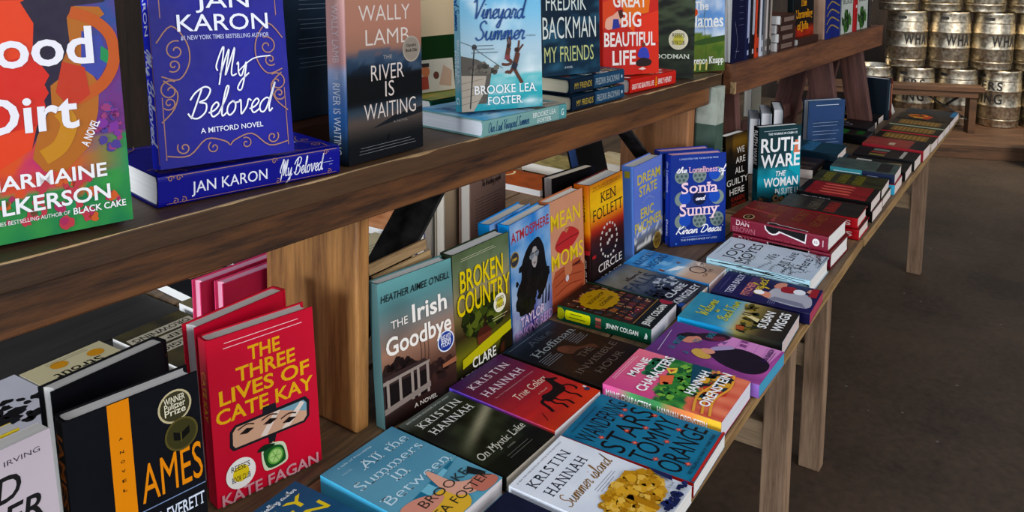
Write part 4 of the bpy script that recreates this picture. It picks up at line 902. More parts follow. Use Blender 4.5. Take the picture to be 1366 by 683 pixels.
def art_circle(a):
    def f(x, y):
        c = vg((0, '#1d1416'), (.3, '#2a1816'), (.48, '#5a2018'), (.56, '#b83a1e'), (.64, '#e0912a'), (.72, '#f0c838'), (.9, '#eec038'), (1, '#d08a34'))(x, y)
        return mixc(c, lin('#8a2a18'), max(0, .7 * noise.noise(Vector((x * 2, y * 9, 6)))) * (1 if y > .5 else .3))
    a.g(f, 16, 28); a.l('#5a3210', .007, [(.08, .93), (.92, .94)], False); a.t('THE PILLARS OF THE EARTH', .08, .945, .92, .97, '#6a3a14')
    a.t('KEN', .30, .79, .78, .89, '#3a1d14', .0, True); a.t('FOLLETT', .06, .645, .97, .755, '#3a1d14', .0, True)
    for i in range(18):
        t = i * .349; k = a.k; a.p('#d6cfca', [(.52 + .26 * math.cos(t + s) * q, .40 + .165 * math.sin(t + s) * q) for s, q in ((-.09, .9), (.09, .9), (.1, 1.05), (-.07, 1.04))]); a.k = k
    a.k += 1
    for x, y in ((.42, .45), (.52, .47), (.5, .38), (.58, .40), (.45, .36)): a.r('#cfc6c0', x, y, x + .06, y + .03)
    a.r('#b33030', .02, .30, .12, .33); a.t('CIRCLE', .18, .135, .90, .215, '#e3dcd8', .0, True); a.t('OF DAYS', .22, .015, .88, .09, '#e3dcd8', .0, True)
def sp_circle(a): a.g(lambda x, y: vg((0, '#d97a2e'), (.25, '#f0b92e'), (.45, '#f0a22a'), (.52, '#b83a1e'), (.65, '#3a1a18'), (1, '#20141a'))(0, x), 20, 1); a.t('FOLLETT', .1, .3, .35, .7, '#5a2a14', .0, True); a.r('#b8323a', .62, .1, .66, .9); a.t('CIRCLE', .7, .3, .92, .7, '#d9c9c2', .0, True)
circ = book('hardcover_book', (1.497, .846, T), -1.3, 3, (.150, .235, .042), '#6a2a1a', 'sunset yellow and black hardcover with a white stone circle, left of the periwinkle one', art_circle, sp_circle, True, group=GS)
book('hardcover_book', (1.640, .868, T + .002), 171, -3, (.156, .238, .030), '#141213', 'black edged hardcover turned around right behind the sunset coloured one', None, None, True, page='#cfcac6')
def art_dream(a):
    def f(x, y):
        c = vg((0, '#2c2a2c'), (.12, '#4a4a4c'), (.22, '#8a8f98'), (.28, '#7c93cc'), (.6, '#7389cf'), (1, '#7f93d6'))(x, y)
        return mixc(c, lin('#e6e4e0'), .9 if (.10 < y < .30 + .06 * math.sin(x * 7)) and noise.noise(Vector((x * 7, y * 12, 1))) > .08 else 0)
    a.g(f, 18, 30); 
    for s, x0, x1, y in (('DREAM', .12, .93, .79), ('STATE', .18, .80, .66), ('ERIC', .22, .68, .42), ('PUCHNER', .02, .98, .29)): a.t(s, x0, y, x1, y + .105, '#d6c75e', .025)
    a.l('#b9c0d8', .006, [(.3, .58), (.5, .62), (.7, .57)]); seal(a, .80, .09, .14, '#b8a05a', '#8a743a', None, ["OPRAH'S", 'BOOK CLUB'], '#3a3018')
book('hardcover_book', (1.699, .836, T), -1.8, 2, (.151, .231, .035), '#7f95da', 'periwinkle hardcover with yellow letters over a snowy peak, standing left of the deep blue hardcover', art_dream, lambda a: (a.r('#7fa6ee', 0, 0, 1, 1), a.r('#d6c75e', .05, .3, .12, .7)), True, group=GS)
def art_sonia(a):
    a.g(mott('#25489c', '#1f3c88', .5, 2), 8, 10); a.t('LONGLISTED FOR THE BOOKER PRIZE', .16, .945, .86, .962, '#c9d4ea')
    for r_, y in enumerate((.765, .515, .27)):
        for c_, x in enumerate((.20, .52, .84)):
            k = (r_ * 3 + c_)
            if k == 4: a.e('#1a2a52', x, y, .12); continue
            a.e('#8d9a96', x, y, .125)
            if k in (2, 3, 5, 6): a.e('#2f5fb8', x + (.06 if k in (3, 6) else -.05), y + .01, .105)
            else:
                for i in range(6): a.e('#5d6f74', x + .075 * math.cos(i * 1.047), y + .05 * math.sin(i * 1.047), .028, .019, 6); a.k -= 1
                a.k += 1; a.e('#5d6f74', x, y, .026, .018, 6)
    a.t('Loneliness', .32, .80, .84, .865, '#eac2d4', .01, True); a.s('the', .10, .805, .28, .865, '#f2eef4', .014, .25); a.s('of', .86, .79, .98, .87, '#f2eef4', .014, .25)
    a.t('Sonia', .19, .575, .85, .70, '#f3d9e2', .01, True); a.s('and', .45, .495, .61, .54, '#f2eef4', .013, .2); a.t('Sunny', .16, .33, .88, .465, '#f3d9e2', .01, True)
    a.s('Kiran Desai', .10, .135, .92, .215, '#f6f6fa', .017, .3); lines(a, '#9fb3dc', .15, .85, .095, .1, 1, .005); a.t('THE INHERITANCE OF LOSS', .18, .055, .84, .075, '#c9d4ea', .01); a.e('#4f86d8', .10, .03, .02)
sp_sonia = lambda a: (a.r('#1d48b0', 0, 0, 1, 1), a.t('the Loneliness', .08, .35, .42, .65, '#dfe6f6', .0, True), a.t('Desai', .72, .35, .9, .65, '#dfe6f6', .0, True))
son = book('hardcover_book', (1.861, .797, T), -42, 3, (.152, .231, .036), '#1f45a4', 'deep blue hardcover with grey moons and pink title, standing angled at the table end', art_sonia, sp_sonia, True, page='#f2b8c8', group='two deep blue hardcovers with moons')
again(son, 'deep blue hardcover with pink page tops, standing behind the moon-patterned copy', (1.880, .836, T), -40)
def art_james(a):
    a.g(mott('#14171f', '#1b202c', .5, 3), 8, 10); a.p('#e39a2f', [(.30, 1), (.46, 1), (.46, .0), (.30, .0)])
    for i, ch in enumerate('ANOVEL'): a.t(ch, .365, .80 - i * .05 - (.02 if i else 0), .395, .815 - i * .05 - (.02 if i else 0), '#4a3010', .02)
    a.t('AMES', .50, .42, .985, .63, '#e39a2f', .0); a.l('#8fa0c0', .008, [(.47, .38), (1, .38)], False); a.t('PERCIVAL EVERETT', .30, .27, .98, .34, '#dfe6f2', .01, True); a.t('EVERETT', .55, .29, .985, .36, '#dfe6f2', .01, True) if False else None
    seal(a, .80, .86, .135, '#c9bfa0', '#4d4a34', None, ['WINNER', 'Pulitzer', 'Prize'], '#e9e4cf'); seal(a, .835, .70, .135, '#6a6238', '#4d4a2a'); a.p('#14140f', [(.77, .68), (.83, .665), (.90, .69), (.90, .73), (.83, .705), (.77, .725)]); a.l('#6a6238', .01, [(.83, .66), (.83, .71)], False)
def sp_james(a): a.r('#15171d', 0, 0, 1, 1); a.t('JAMES', .07, .2, .46, .8, '#b8742a', .015); a.t('PERCIVAL EVERETT', .52, .25, .96, .75, '#b9bec8', .0, True)
jam = book('hardcover_book', (.426, .893, T), -9.4, 4, (.150, .228, .030), '#14171f', 'black hardcover with an orange stripe and two round award seals, front copy of two', art_james, sp_james, True, group='two black hardcovers with award seals')
again(jam, 'black hardcover turned around, its pale fore-edge left of the one with award seals', (.599, .938, T + .0025), 181, -4.3)
def art_cate(a):
    a.g(mott('#d3294a', '#c2203f', .4, 2), 8, 10); lines(a, '#f6d8dc', .14, .9, .925, .955, 2, .006)
    for s, x0, x1, y in (('THE', .36, .66, .805), ('THREE', .24, .80, .70), ('LIVES OF', .08, .93, .595), ('CATE KAY', .04, .96, .485)): a.t(s, x0, y, x1, y + .088, '#eebf3f', .04)
    a.p('#2c2c34', [(.46, .49), (.58, .49), (.59, .44), (.45, .44)]); a.p('#2a2a32', [(.17, .30), (.85, .29), (.90, .32), (.91, .42), (.87, .455), (.2, .45), (.15, .42), (.14, .33)])
    a.p('#d9b49c', [(.19, .315), (.84, .305), (.875, .33), (.88, .41), (.85, .435), (.21, .435), (.175, .41), (.17, .335)])
    a.p('#8fb4c0', [(.6, .435), (.85, .435), (.88, .41), (.875, .36)]); a.p('#efe0d6', [(.42, .32), (.56, .435), (.62, .435), (.48, .31)]); a.p('#efe0d6', [(.62, .31), (.82, .435), (.86, .42), (.7, .31)])
    for x, y, s in ((.30, .385, 1), (.52, .385, 1), (.70, .345, 1)): a.p('#3a2018', [(x - .07, y), (x, y + .022), (x + .07, y + .006), (x, y - .012)]); a.e('#1b1210', x, y + .004, .018); a.l('#4a2a1c', .012, [(x - .08, y + .03), (x, y + .045), (x + .07, y + .03)])
    a.p('#2c2c34', [(.49, .30), (.57, .30), (.55, .255), (.5, .255)]); a.l('#e8d8a0', .008, [(.53, .26), (.52, .22)], False)
    a.o('#dfe8cc', [(.42, .235), (.47, .255), (.62, .235), (.66, .16), (.64, .10), (.46, .095), (.42, .15)]); a.o('#2f6a3a', [(.44, .23), (.60, .22), (.64, .15), (.62, .11), (.47, .11)]); a.e('#79b65c', .545, .165, .075); a.e('#bfe09a', .545, .165, .06)
    for i in range(6): a.l('#79b65c', .006, [(.545, .165), (.545 + .055 * math.cos(i * 1.047), .165 + .038 * math.sin(i * 1.047))], False, False)
    a.k += 1; a.o('#1f3f2a', [(.38, .235), (.45, .26), (.55, .24), (.45, .225)])
    seal(a, .22, .155, .135, '#f4f2ee', '#f4f2ee', '#e9d44a', ["REESE'S", '', 'BOOK CLUB'], '#3a3a3a'); a.t('KATE FAGAN', .04, .0, .96, .07, '#d8a9b0', .04)
cate = book('hardcover_book', (.624, .920, T), -13.4, 4, (.154, .230, .030), '#cc2446', 'bright red hardcover with yellow letters and a rear mirror, front copy of two', art_cate, lambda a: (a.r('#d8304e', 0, 0, 1, 1), a.t('CATE KAY', .2, .3, .5, .7, '#eebf3f', .03)), True, group='two bright red hardcovers with a rear mirror')
again(cate, 'bright red hardcover turned around right behind the one with the rear mirror', (.790, .934, T + .0022), 179, -3.7)
def art_bad(a):
    a.g(mott('#d6cdd4', '#c9c0cc', .4, 2), 6, 8); a.t('- JOHN IRVING', .42, .915, .92, .94, '#4a454c')
    for s, x0, x1, y in (('HEAD', .16, .76, .755), ('UNDER', .10, .90, .615), ('BOOTS', .30, .94, .475)): a.t(s, x0, y, x1, y + .12, '#2c2a2e', .015, sh=.2)
bad = book('paperback_book', (.262, .889, T), -1.5, 6, (.150, .228, .026), '#d2c9d0', 'pale lilac paperback with black slanted lettering, at the bottom left corner', art_bad, None, False, group=GS)
book('paperback_book', (.250, .922, T), -2, 5, (.146, .226, .022), '#d9c33c', 'yellow edged paperback tucked behind the pale lilac one', lambda a: a.r('#e2cf55', 0, 0, 1, 1), None, False, group=GS)
book('hardcover_book', (.235, .970, T), -3, 4, (.150, .236, .028), '#7a1a34', 'maroon hardcover with pink-tinted pages at the far left', lambda a: a.g(mott('#7a1a34', '#b02a54', .6, 3), 6, 8), None, True, page='#ead2c0', group=GS)
# pink boxed pair seen behind the red hardcovers, backs toward us
def back_pink(a): a.r('#c23a5e', 0, 0, 1, 1); a.r('#b9909c', .06, 0, 1, .55); lines(a, '#7a2a48', .2, .9, .60, .60, 1, .02); lines(a, '#8a4a62', .2, .86, .2, .48, 9, .008)
pk = book('hardcover_book', (.932, 1.082, T), 177, 0, (.150, .208, .024), '#e05a86', 'hot pink hardcover seen from behind, nearer of two beside the tan bench leg', None, None, True, page='#f0a8c0', back=back_pink, group='two hot pink hardcovers')
again(pk, 'hot pink hardcover, farther of two beside the tan bench leg', (.915, 1.118, T + .0005), 178)

# ---- books on the far side of the table, turned the other way ---------------------
GO = 'books lying on the far side, upside down to us'
def art_eliz(a):
    a.g(mott('#d9cfae', '#cfc39c', .4, 3), 8, 10); a.t('Elizabeth', .10, .40, .90, .51, '#25231f', .01); a.t('Strout', .22, .25, .80, .36, '#25231f', .01)
    for x, y in ((.2, .17), (.62, .12), (.85, .62)): a.e('#d9a23c', x, y, .10)
    lines(a, '#8a8266', .2, .8, .04, .07, 2, .006)
book('paperback_book', (.766, 1.437, T), 182, None, (.140, .205, .022), '#d9cfae', 'cream paperback with orange discs, lying upside down on the far side behind the black hardcovers', art_eliz, None, False, group=GO)
def art_drown(a):
    a.g(mott('#4a463c', '#7a6f4a', .7, 4), 10, 12)
    for s, x0, x1, y in (('A MAGIC', .14, .85, .54), ('DEEP &', .2, .8, .37), ('DROWNING', .10, .92, .20)):
        a.p('#d2c9b4', [(x0 - .06, y - .02), (x1 + .04, y - .035), (x1 + .06, y + .09), (x0 - .04, y + .115)]); a.t(s, x0, y, x1, y + .075, '#2c2822', .01, True)
    a.t('FOX', .16, .74, .36, .80, '#d2c9b4', .0, True)
book('paperback_book', (.921, 1.425, T), 181, None, (.138, .205, .024), '#4a463c', 'dark khaki paperback with pale ribbon banners, lying upside down next to the cream one', art_drown, None, False, group=GO)
def art_o(a): a.g(mott('#8d8468', '#a39a78', .5, 4), 6, 8); a.ring('#b5602c', .3, .25, .14, .06); lines(a, '#3a3226', .2, .85, .5, .62, 3, .03)
book('paperback_book', (1.070, 1.440, T), 178, None, (.136, .205, .030), '#8d8468', 'khaki paperback with an orange ring, lying beside the hot pink hardcovers', art_o, None, False, group=GO)
def art_r(a): a.g(mott('#d8d6da', '#c6c4cc', .4, 3), 6, 8); a.t('R', .2, .84, .3, .90, '#4a4a50', .0); leafy(a, ['#1f1f22', '#2c2c30'], .4, .55, .35, .2, 26, .08, 91)
book('paperback_book', (.622, 1.440, T), 182, None, (.145, .210, .022), '#d8d6da', 'white paperback with black brush marks, lying at the far left beside the cream one', art_r, None, False, group=GO)
def art_sun_stripes(a):
    a.g(mott('#2a2c30', '#3a3c40', .5, 3), 6, 8)
    for i in range(6): a.r('#b08458', .08, .1 + i * .13, .6 + .06 * (i % 2), .17 + i * .13)  # sun between railing shadows, painted as tan bars on an added book
book('paperback_book', (1.13, 1.66, T), 176, None, (.14, .21, .02), '#2a2c30', 'added dark paperback with painted sun stripes lying near the far table edge, seen under the bench rail', art_sun_stripes, None, False, group=GO)
def art_slate(a): a.g(mott('#2f3a48', '#3f4a58', .5, 3), 6, 8); a.p('#b9b3a4', [(.2, .3), (.6, .35), (.55, .55), (.25, .5)]); a.r('#c08a5a', .1, .7, .9, .76); a.r('#c08a5a', .1, .82, .8, .87)
book('paperback_book', (1.28, 1.64, T), 178, None, (.14, .21, .022), '#2f3a48', 'slate blue paperback with a pale patch lying left of the black wire rack', art_slate, None, False, group=GO)
# wire rack of cards
rk = empty('wire_rack', (1.45, 1.65, T), (0, 0, R(4)), 'black wire rack of small cards, seen under the bench left of the tan leg', 'rack')
V = []; F = []
for i in range(9): bar(V, F, [(-.13 + i * .0325, -.05, 0), (-.13 + i * .0325, -.05, .09), (-.13 + i * .0325, .05, .11), (-.13 + i * .0325, .05, 0)], .0022)
for z in (.005, .045, .09): bar(V, F, [(-.135, -.05, z), (.135, -.05, z)], .0022); bar(V, F, [(-.135, .05, z), (.135, .05, z)], .0022)
obj('wire_frame', V, F, BLACK, rk)
rnd = random.Random(3)
for i in range(8):
    o = board('card', (.026, .002, .085), plain('card_stock', rnd.choice(['#cfc8b8', '#8a9a8c', '#b5bcc2', '#6f8278', '#d8d2c4']), .7), None, (0, 0, 0), bev=.0004)
    o.location = (1.45 - .114 + i * .0325 * .997, 1.65 + rnd.uniform(-.03, .03) + (-.114 + i * .0325) * .07, T + .0435); o.rotation_euler = (-.12, 0, R(4))
    tag(o, 'small pale card standing in the black wire rack', 'card', 'cards in the wire rack')

# ---- far side, seen through the gap between the bench legs ---------------------------
def back_wed(a): a.r('#a89084', 0, 0, 1, 1); a.s('The Wedding People', .3, .86, .85, .93, '#3a2a26', .012, .2); lines(a, '#4a3a34', .12, .9, .40, .74, 11, .008)
wd = book('hardcover_book', (1.598, 1.105, T), 181, 0, (.146, .216, .032), '#a89084', 'dusty brown hardcover standing with its text-covered back to us, behind the sky blue hardcovers', None, None, True, back=back_wed, page='#e8dfd2')
for i, (x, lab) in enumerate(((1.560, 'cream-edged book standing left of the dusty brown back cover, nearest to it'), (1.530, 'tall white-edged book at the back of the little row behind the olive tree book'))):
    book('hardcover_book', (x, 1.150 + i * .034, T), 182, 0, (.15, .222 - .004 * i, .028), ['#c9c2b4', '#31498c'][i], lab, None, None, True, page='#f2e8d8', backc=['#c9b8a0', '#e6e2da'][i])
book('paperback_book', (1.47, 1.42, T), 176, None, (.14, .21, .02), '#b4ad96', 'pale grey-green paperback lying behind the black brace, seen left of the standing white page edges', lambda a: (a.g(mott('#b4ad96', '#9a9a86', .5, 4), 6, 8), lines(a, '#8a8a78', .1, .95, .3, .42, 3, .03)), None, False, group=GO)
book('paperback_book', (1.63, 1.575, T), 182, None, (.14, .21, .02), '#a4704c', 'tan and orange paperback lying at the far side beyond the black brace', lambda a: a.g(mott('#a4704c', '#d9b090', .7, 5), 8, 10), None, False, group=GO)
book('paperback_book', (1.30, 1.32, T), 170, None, (.14, .21, .022), '#c9a878', 'tan paperback lying below the black brace behind the porch book', lambda a: a.g(mott('#c9a878', '#8a5a38', .6, 5), 8, 10), None, False, group=GO)
# thin wooden stand behind the porch book
es = empty('book_easel', (.966, .874, T), (0, 0, R(-10)), 'thin wooden easel slats leaning behind the porch book', 'easel')
for y, z in ((0, 0), (.012, .016)): board('slat', (.12, .006, .018), W_CHIP, es, (0, y, .222 + z), (0, R(-6), 0), bev=.001)
for x in (-.045, .045): board('leg', (.012, .006, .212), W_CHIP, es, (x, .006, .106), bev=.001)
book('paperback_book', (2.15, 1.46, T), 178, None, (.14, .205, .02), '#b5552e', 'burnt orange illustrated paperback lying behind the peach hardcover', lambda a: (a.g(mott('#b5673a', '#7c4a2c', .6, 4), 8, 10), a.l('#e6d9b4', .05, [(.1, .1), (.3, .16), (.6, .08), (.9, .14)])), None, False, group=GO)
book('paperback_book', (2.36, 1.46, T), 176, None, (.14, .205, .03), '#a89a72', 'thick khaki patterned paperback lying far back, left of the tilted blue-black book', lambda a: a.g(mott('#b0a478', '#6a6440', .7, 6), 10, 12), None, False, page='#efeade', group=GO)
book('paperback_book', (2.52, 1.30, T), 178, None, (.14, .20, .024), '#e3ddd0', 'cream paperback lying right of the tilted blue-black book', lambda a: a.g(mott('#d8cfb4', '#b08a54', .5, 5), 8, 10), None, False, page='#f0ebe0', group=GO)
# tilted blue and black book leaning on a stand
tb = book('hardcover_book', (2.16, 1.10, T + .0105), 172, -16, (.13, .215, .036), '#16161a', 'blue-black hardcover tilted sideways, poking up behind the sunset coloured books', None, None, True, page='#2c4d86', backc='#1a1a1e', mat=MATTE)

# ---- on top of the near bench -----------------------------------------------------
def art_dirt(a):
    def f(x, y):
        n = noise.fractal(Vector((x * 5, y * 6, 3)), 1, 2, 3)
        if y < .20 + .1 * n: return mixc(lin('#1f8a5c'), lin('#4aa05a'), .5 + n)
        if y < .40: return mixc(mixc(lin('#d8642c'), lin('#c23a7c'), .5 + 1.4 * n), lin('#2f9a66'), max(0, (x - .62) * 2.6))
        return mixc(mixc(lin('#6a3a8c'), lin('#8a3f8a'), .5 + n), lin('#3d5a9c'), max(0, (y - .6) * 1.6 + n))
    a.g(f, 30, 44)
    face = [(.47, 1), (.444, .99), (.508, .90), (.488, .77), (.572, .675), (.54, .637), (.56, .60), (.53, .57), (.54, .53), (.478, .466), (.44, .37)]
    a.p('#e0562a', [(0, .30), (0, 1)] + face + [(.2, .28)]); a.p('#d43a2a', [(0, .42), (0, .72), (.3, .74), (.488, .77), (.572, .675), (.54, .637), (.56, .60), (.53, .57), (.54, .53), (.478, .466)])
    right = [(.473, .42), (.57, .545), (.573, .63), (.632, .66), (.646, .722), (.705, .805), (.70, .92), (.745, .97)]
    a.p('#2c2145', face + right + [(.93, .985), (.95, 1)])
    a.p('#b9792f', right[::-1] + [(.44, .33), (.5, .27), (.62, .26), (.78, .36), (.84, .50), (.86, .62), (.78, .72), (.80, .80), (.86, .90), (.93, .93), (.9, .965)])
    a.p('#4a56a8', [(.78, .86), (.90, .83), (.93, .72), (.86, .64), (.76, .70)]); a.p('#2f9a66', [(.89, .79), (.95, .76), (.94, .70), (.88, .73)])
    a.l('#c4692c', .075, [(.72, .945), (.86, .905), (.955, .83), (.965, .72), (.88, .62), (.72, .56)])
    a.p('#c4472a', [(.65, .73), (.78, .70), (.80, .58), (.68, .52), (.60, .60)]); a.l('#c9952f', .10, [(.5, .33), (.6, .37), (.66, .46), (.62, .52)])
    leafy(a, ['#b03a6a', '#c24a5a', '#d0703a', '#2f9a66'], .6, .13, .36, .10, 40, .035, 101); leafy(a, ['#8a3fa0', '#a04a84', '#5a4a9a'], .9, .42, .08, .10, 26, .03, 102)
    a.t('Good', .02, .72, .84, .885, '#efeef4', .02); a.t('Dirt', .16, .445, .72, .60, '#efeef4', .02); a.t('A NOVEL', .76, .35, .94, .385, '#efeef4', .02, rot=62)
    a.t('CHARMAINE', .06, .215, .86, .275, '#f2f2f4', .025); a.t('WILKERSON', .05, .115, .87, .18, '#f2f2f4', .025); a.t('NEW YORK TIMES BESTSELLING AUTHOR OF', .03, .075, .62, .092, '#f2f2f4'); a.t('BLACK CAKE', .64, .07, .96, .098, '#f2f2f4', .02)
book('hardcover_book', (.328, .872, bz(.38)), -11.2, 9, (.158, .236, .030), '#3c5a86', 'multicoloured hardcover with profile silhouettes in orange and purple, leftmost on the bench', art_dirt, None, True, group=GB)
GOLD = '#b58f7a'
def art_karon(a):
    a.g(mott('#1b1fa0', '#15187c', .5, 2), 6, 8)
    for sx in (0, 1):
        X = lambda x: x if not sx else 1 - x; d = -1 if sx else 1
        a.l(GOLD, .006, [(X(.07), .72), (X(.07), .98)], False); a.l(GOLD, .006, [(X(.045), .04), (X(.045), .34)], False)
        for (x, y, r_, ph) in ((.16, .56, .075, 1.2), (.14, .49, .05, 4), (.10, .37, .075, 1.0), (.09, .31, .05, 3.8), (.17, .09, .05, 2.5), (.13, .93, .07, 0)): spiral(a, GOLD, X(x), y, r_, 1.3, ph if not sx else 3.14 - ph, d, .009)
        a.l(GOLD, .009, [(X(.03), .60), (X(.14), .68), (X(.24), .60), (X(.25), .50), (X(.17), .42), (X(.05), .44)]); a.l(GOLD, .009, [(X(.03), .22), (X(.12), .28), (X(.15), .36), (X(.06), .42)])
        a.l(GOLD, .009, [(X(.05), .06), (X(.2), .05), (X(.33), .12), (X(.46), .10), (X(.5), .075)]); spiral(a, GOLD, X(.38), .075, .045, 1.2, 2, d, .008)
        a.l(GOLD, .009, [(X(.0), .86), (X(.12), .89), (X(.2), .96), (X(.18), 1.0)])
    a.t('JAN', .32, .765, .72, .84, '#eef0fa', .005); a.t('KARON', .18, .652, .86, .737, '#eef0fa', .005); a.t('#1 NEW YORK TIMES BESTSELLING AUTHOR', .20, .61, .86, .632, '#c9cdea', .01)
    a.s('My', .43, .415, .68, .555, '#f4f5fb', .011, .1); a.l('#f4f5fb', .009, [(.60, .44), (.72, .50), (.86, .51)]); a.s('Beloved', .20, .225, .84, .365, '#f4f5fb', .012, .25); a.t('A MITFORD NOVEL', .29, .15, .76, .176, '#e9ebf6', .01)
def sp_karon(a):
    a.r('#2f3ed0', 0, 0, 1, 1); a.t('KARON', .10, .32, .36, .72, '#eef0fa', .005); a.s('My Beloved', .42, .25, .88, .85, '#dfe3f6', .01, .2); a.l(GOLD, .004, [(.02, .12), (.98, .12)], False); a.l(GOLD, .004, [(.02, .9), (.98, .9)], False)  # bluer and brighter than the twin's spine: doorway daylight put into the colour
kar = book('hardcover_book', (.531, .862, bz(.60) + .0405), -15.5, 9, (.159, .237, .032), '#1a2078', 'royal blue hardcover with gold scrolls standing upright on its twin', art_karon, sp_karon, True, group='two royal blue hardcovers with gold scrolls')
def sp_karon2(a):
    a.r('#1b1f96', 0, 0, 1, 1); a.t('JAN KARON', .16, .30, .56, .66, '#eef0fa', .005); a.s('My Beloved', .63, .26, .89, .80, '#eef0fa', .0055, .2); lines(a, '#c9cdea', .93, .96, .4, .6, 3, .002)
    for y in (.1, .92): a.l(GOLD, .003, [(.04, y), (.98, y)], False)
    for x in (.06, .10, .6, .91): spiral(a, GOLD, x, .85, .016, 1.2, 0, 1, .004); spiral(a, GOLD, x + .02, .15, .016, 1.2, 2, -1, .004)
book('hardcover_book', (.755, .792, bz(.63)), 79.5, None, (.158, .238, .038), '#1a2078', 'royal blue hardcover lying flat with its titled spine to the front, under its twin', art_karon, sp_karon2, True, group='two royal blue hardcovers with gold scrolls')
def art_river(a):
    def f(x, y):
        c = vg((0, '#20242a'), (.12, '#23272b'), (.17, '#4a4644'), (.24, '#6f645e'), (.30, '#4a5a68'), (.36, '#222629'), (.50, '#23272b'), (.55, '#35495e'), (.62, '#4b5f76'), (.67, '#ac8878'), (.8, '#bd9180'), (1, '#c09684'))(x, y)
        n = noise.fractal(Vector((x * 4, y * 7, 3)), 1, 2, 4)
        if .5 < y < .68 and n > .1: c = mixc(c, lin('#5a6c80'), .8)
        return mixc(c, lin('#16191c'), .5 if .33 < y < .53 + .05 * math.sin(x * 6) else 0)
    a.g(f, 24, 44)
    a.p('#2c3238', [(.3, .19), (1, .23), (1, .27), (.62, .25)])
    for s, x0, x1, y in (('WALLY', .16, .84, .835), ('LAMB', .24, .82, .69), ('RIVER', .30, .74, .475), ('IS', .48, .60, .37), ('WAITING', .20, .90, .245)): a.t(s, x0, y, x1, y + .10, '#e6dcd6', -.006)
    a.t('THE', .46, .60, .58, .625, '#b9b2b0'); a.t('A NOVEL', .58, .198, .78, .214, '#9c9896'); lines(a, '#8f9296', .12, .92, .05, .085, 3, .004)
    a.e('#b9b0a4', .85, .645, .125); a.e('#a49c92', .85, .645, .11); a.t("Oprah's", .78, .66, .92, .677, '#3a332c', .02, True); a.t('Book Club', .77, .628, .93, .647, '#3a332c', .02, True)
    a.l('#15181a', .012, [(.5, .10), (.52, .135)], False)
def sp_river(a):
    a.g(lambda x, y: vg((0, '#e6bcb6'), (.40, '#e2b6b2'), (.46, '#b4c6e2'), (.58, '#7f9cc8'), (.72, '#4f86c4'), (.86, '#3a5a7c'), (1, '#16191d'))(0, x), 20, 1); a.t('WALLY LAMB', .06, .34, .40, .66, '#f2e6e6', -.004); a.t('THE', .45, .4, .50, .6, '#d8dce6'); a.t('RIVER IS WAITING', .52, .32, .94, .68, '#f0f2f6', .0)  # spine colours lightened to carry the daylight falling on that side
book('hardcover_book', (.785, .845, bz(.86)), 0, 2, (.156, .237, .040), '#26292d', 'dusky pink and black hardcover with a dark lake scene, right of the royal blue pair', art_river, sp_river, True, group=GB)
def art_vine(a):
    def f(x, y):
        c = vg((0, '#3aa0ac'), (.14, '#4ab2ba'), (.255, '#7cc4c8'), (.27, '#a9c4cc'), (.45, '#b7cdd8'), (.7, '#8fc3dc'), (1, '#62aed4'))(x, y)
        return mixc(c, lin('#e9f0f2'), max(0, .8 * noise.fractal(Vector((x * 3, y * (5 if y > .27 else 26), 8)), 1, 2, 3)))
    a.g(f, 24, 40)
    a.p('#6a6660', [(0, .05), (.0, .40), (.20, .37), (.38, .30), (.36, .26), (.30, .05)]); a.p('#b5aca0', [(0, .0), (0, .26), (.30, .25), (.26, .12), (.14, .0)])
    for y in (.05, .1, .15, .2): a.l('#8a8478', .006, [(0, y), (.26, y + .03)], False, False)
    a.k += 1; leafy(a, ['#55524e', '#7a766e'], .28, .30, .18, .03, 20, .04, 111); a.l('#3a3c40', .014, [(.10, .02), (.16, .46)], False); a.e('#3a3c40', .16, .46, .03); a.l('#55585c', .006, [(.16, .46), (0, .50)], False); a.l('#55585c', .006, [(.16, .45), (.5, .30)], False)
    # two people jumping
    sk, hr = '#6a4436', '#3f261f'
    for w_, P in ((.022, [(.59, .53), (.60, .48), (.585, .455)]), (.020, [(.565, .52), (.575, .47)]), (.055, [(.58, .45), (.565, .41), (.555, .365)]), (.038, [(.555, .37), (.60, .35), (.61, .335)]), (.030, [(.61, .335), (.56, .325), (.49, .33)]), (.022, [(.71, .50), (.70, .455), (.69, .42)]), (.020, [(.76, .47), (.72, .44), (.69, .41)]), (.060, [(.69, .41), (.67, .36), (.635, .30)]), (.038, [(.64, .30), (.68, .25), (.74, .185)]), (.036, [(.63, .30), (.58, .26)]), (.028, [(.58, .26), (.56, .275), (.53, .265)])): a.l(sk, w_, P)
    a.e(hr, .578, .462, .026); a.e(hr, .675, .432, .026); a.l('#8c4a52', .06, [(.562, .395), (.553, .362)], False); a.l('#2e3444', .064, [(.66, .335), (.632, .292)], False)
    a.s('Our Last', .2, .84, .8, .95, '#235a96', .014, .2); a.s('Vineyard', .14, .665, .78, .80, '#235a96', .016, .2); a.s('Summer', .17, .51, .78, .64, '#235a96', .016, .2); a.t('A NOVEL', .80, .53, .92, .542, '#5a6a72')
    lines(a, '#6a747a', .12, .45, .42, .47, 3, .007); a.t('BROOKE LEA', .14, .12, .92, .185, '#f4f6f6', .0, True); a.t('FOSTER', .30, .04, .74, .10, '#f4f6f6', .0, True)
def sp_vine(a):
    a.g(lambda x, y: vg((0, '#8cc4da'), (.5, '#9ec8d4'), (.85, '#a9bfc2'), (.88, '#63b4c2'), (1, '#5fb0be'))(0, x), 16, 1); a.s('Vineyard Summer', .05, .25, .42, .85, '#235a96', .008, .2); a.t('BROOKE LEA', .48, .52, .80, .80, '#f0f4f4', .0, True); a.t('FOSTER', .56, .14, .76, .42, '#f0f4f4', .0, True); a.t('G', .90, .3, .95, .75, '#e9f2f2', .01)
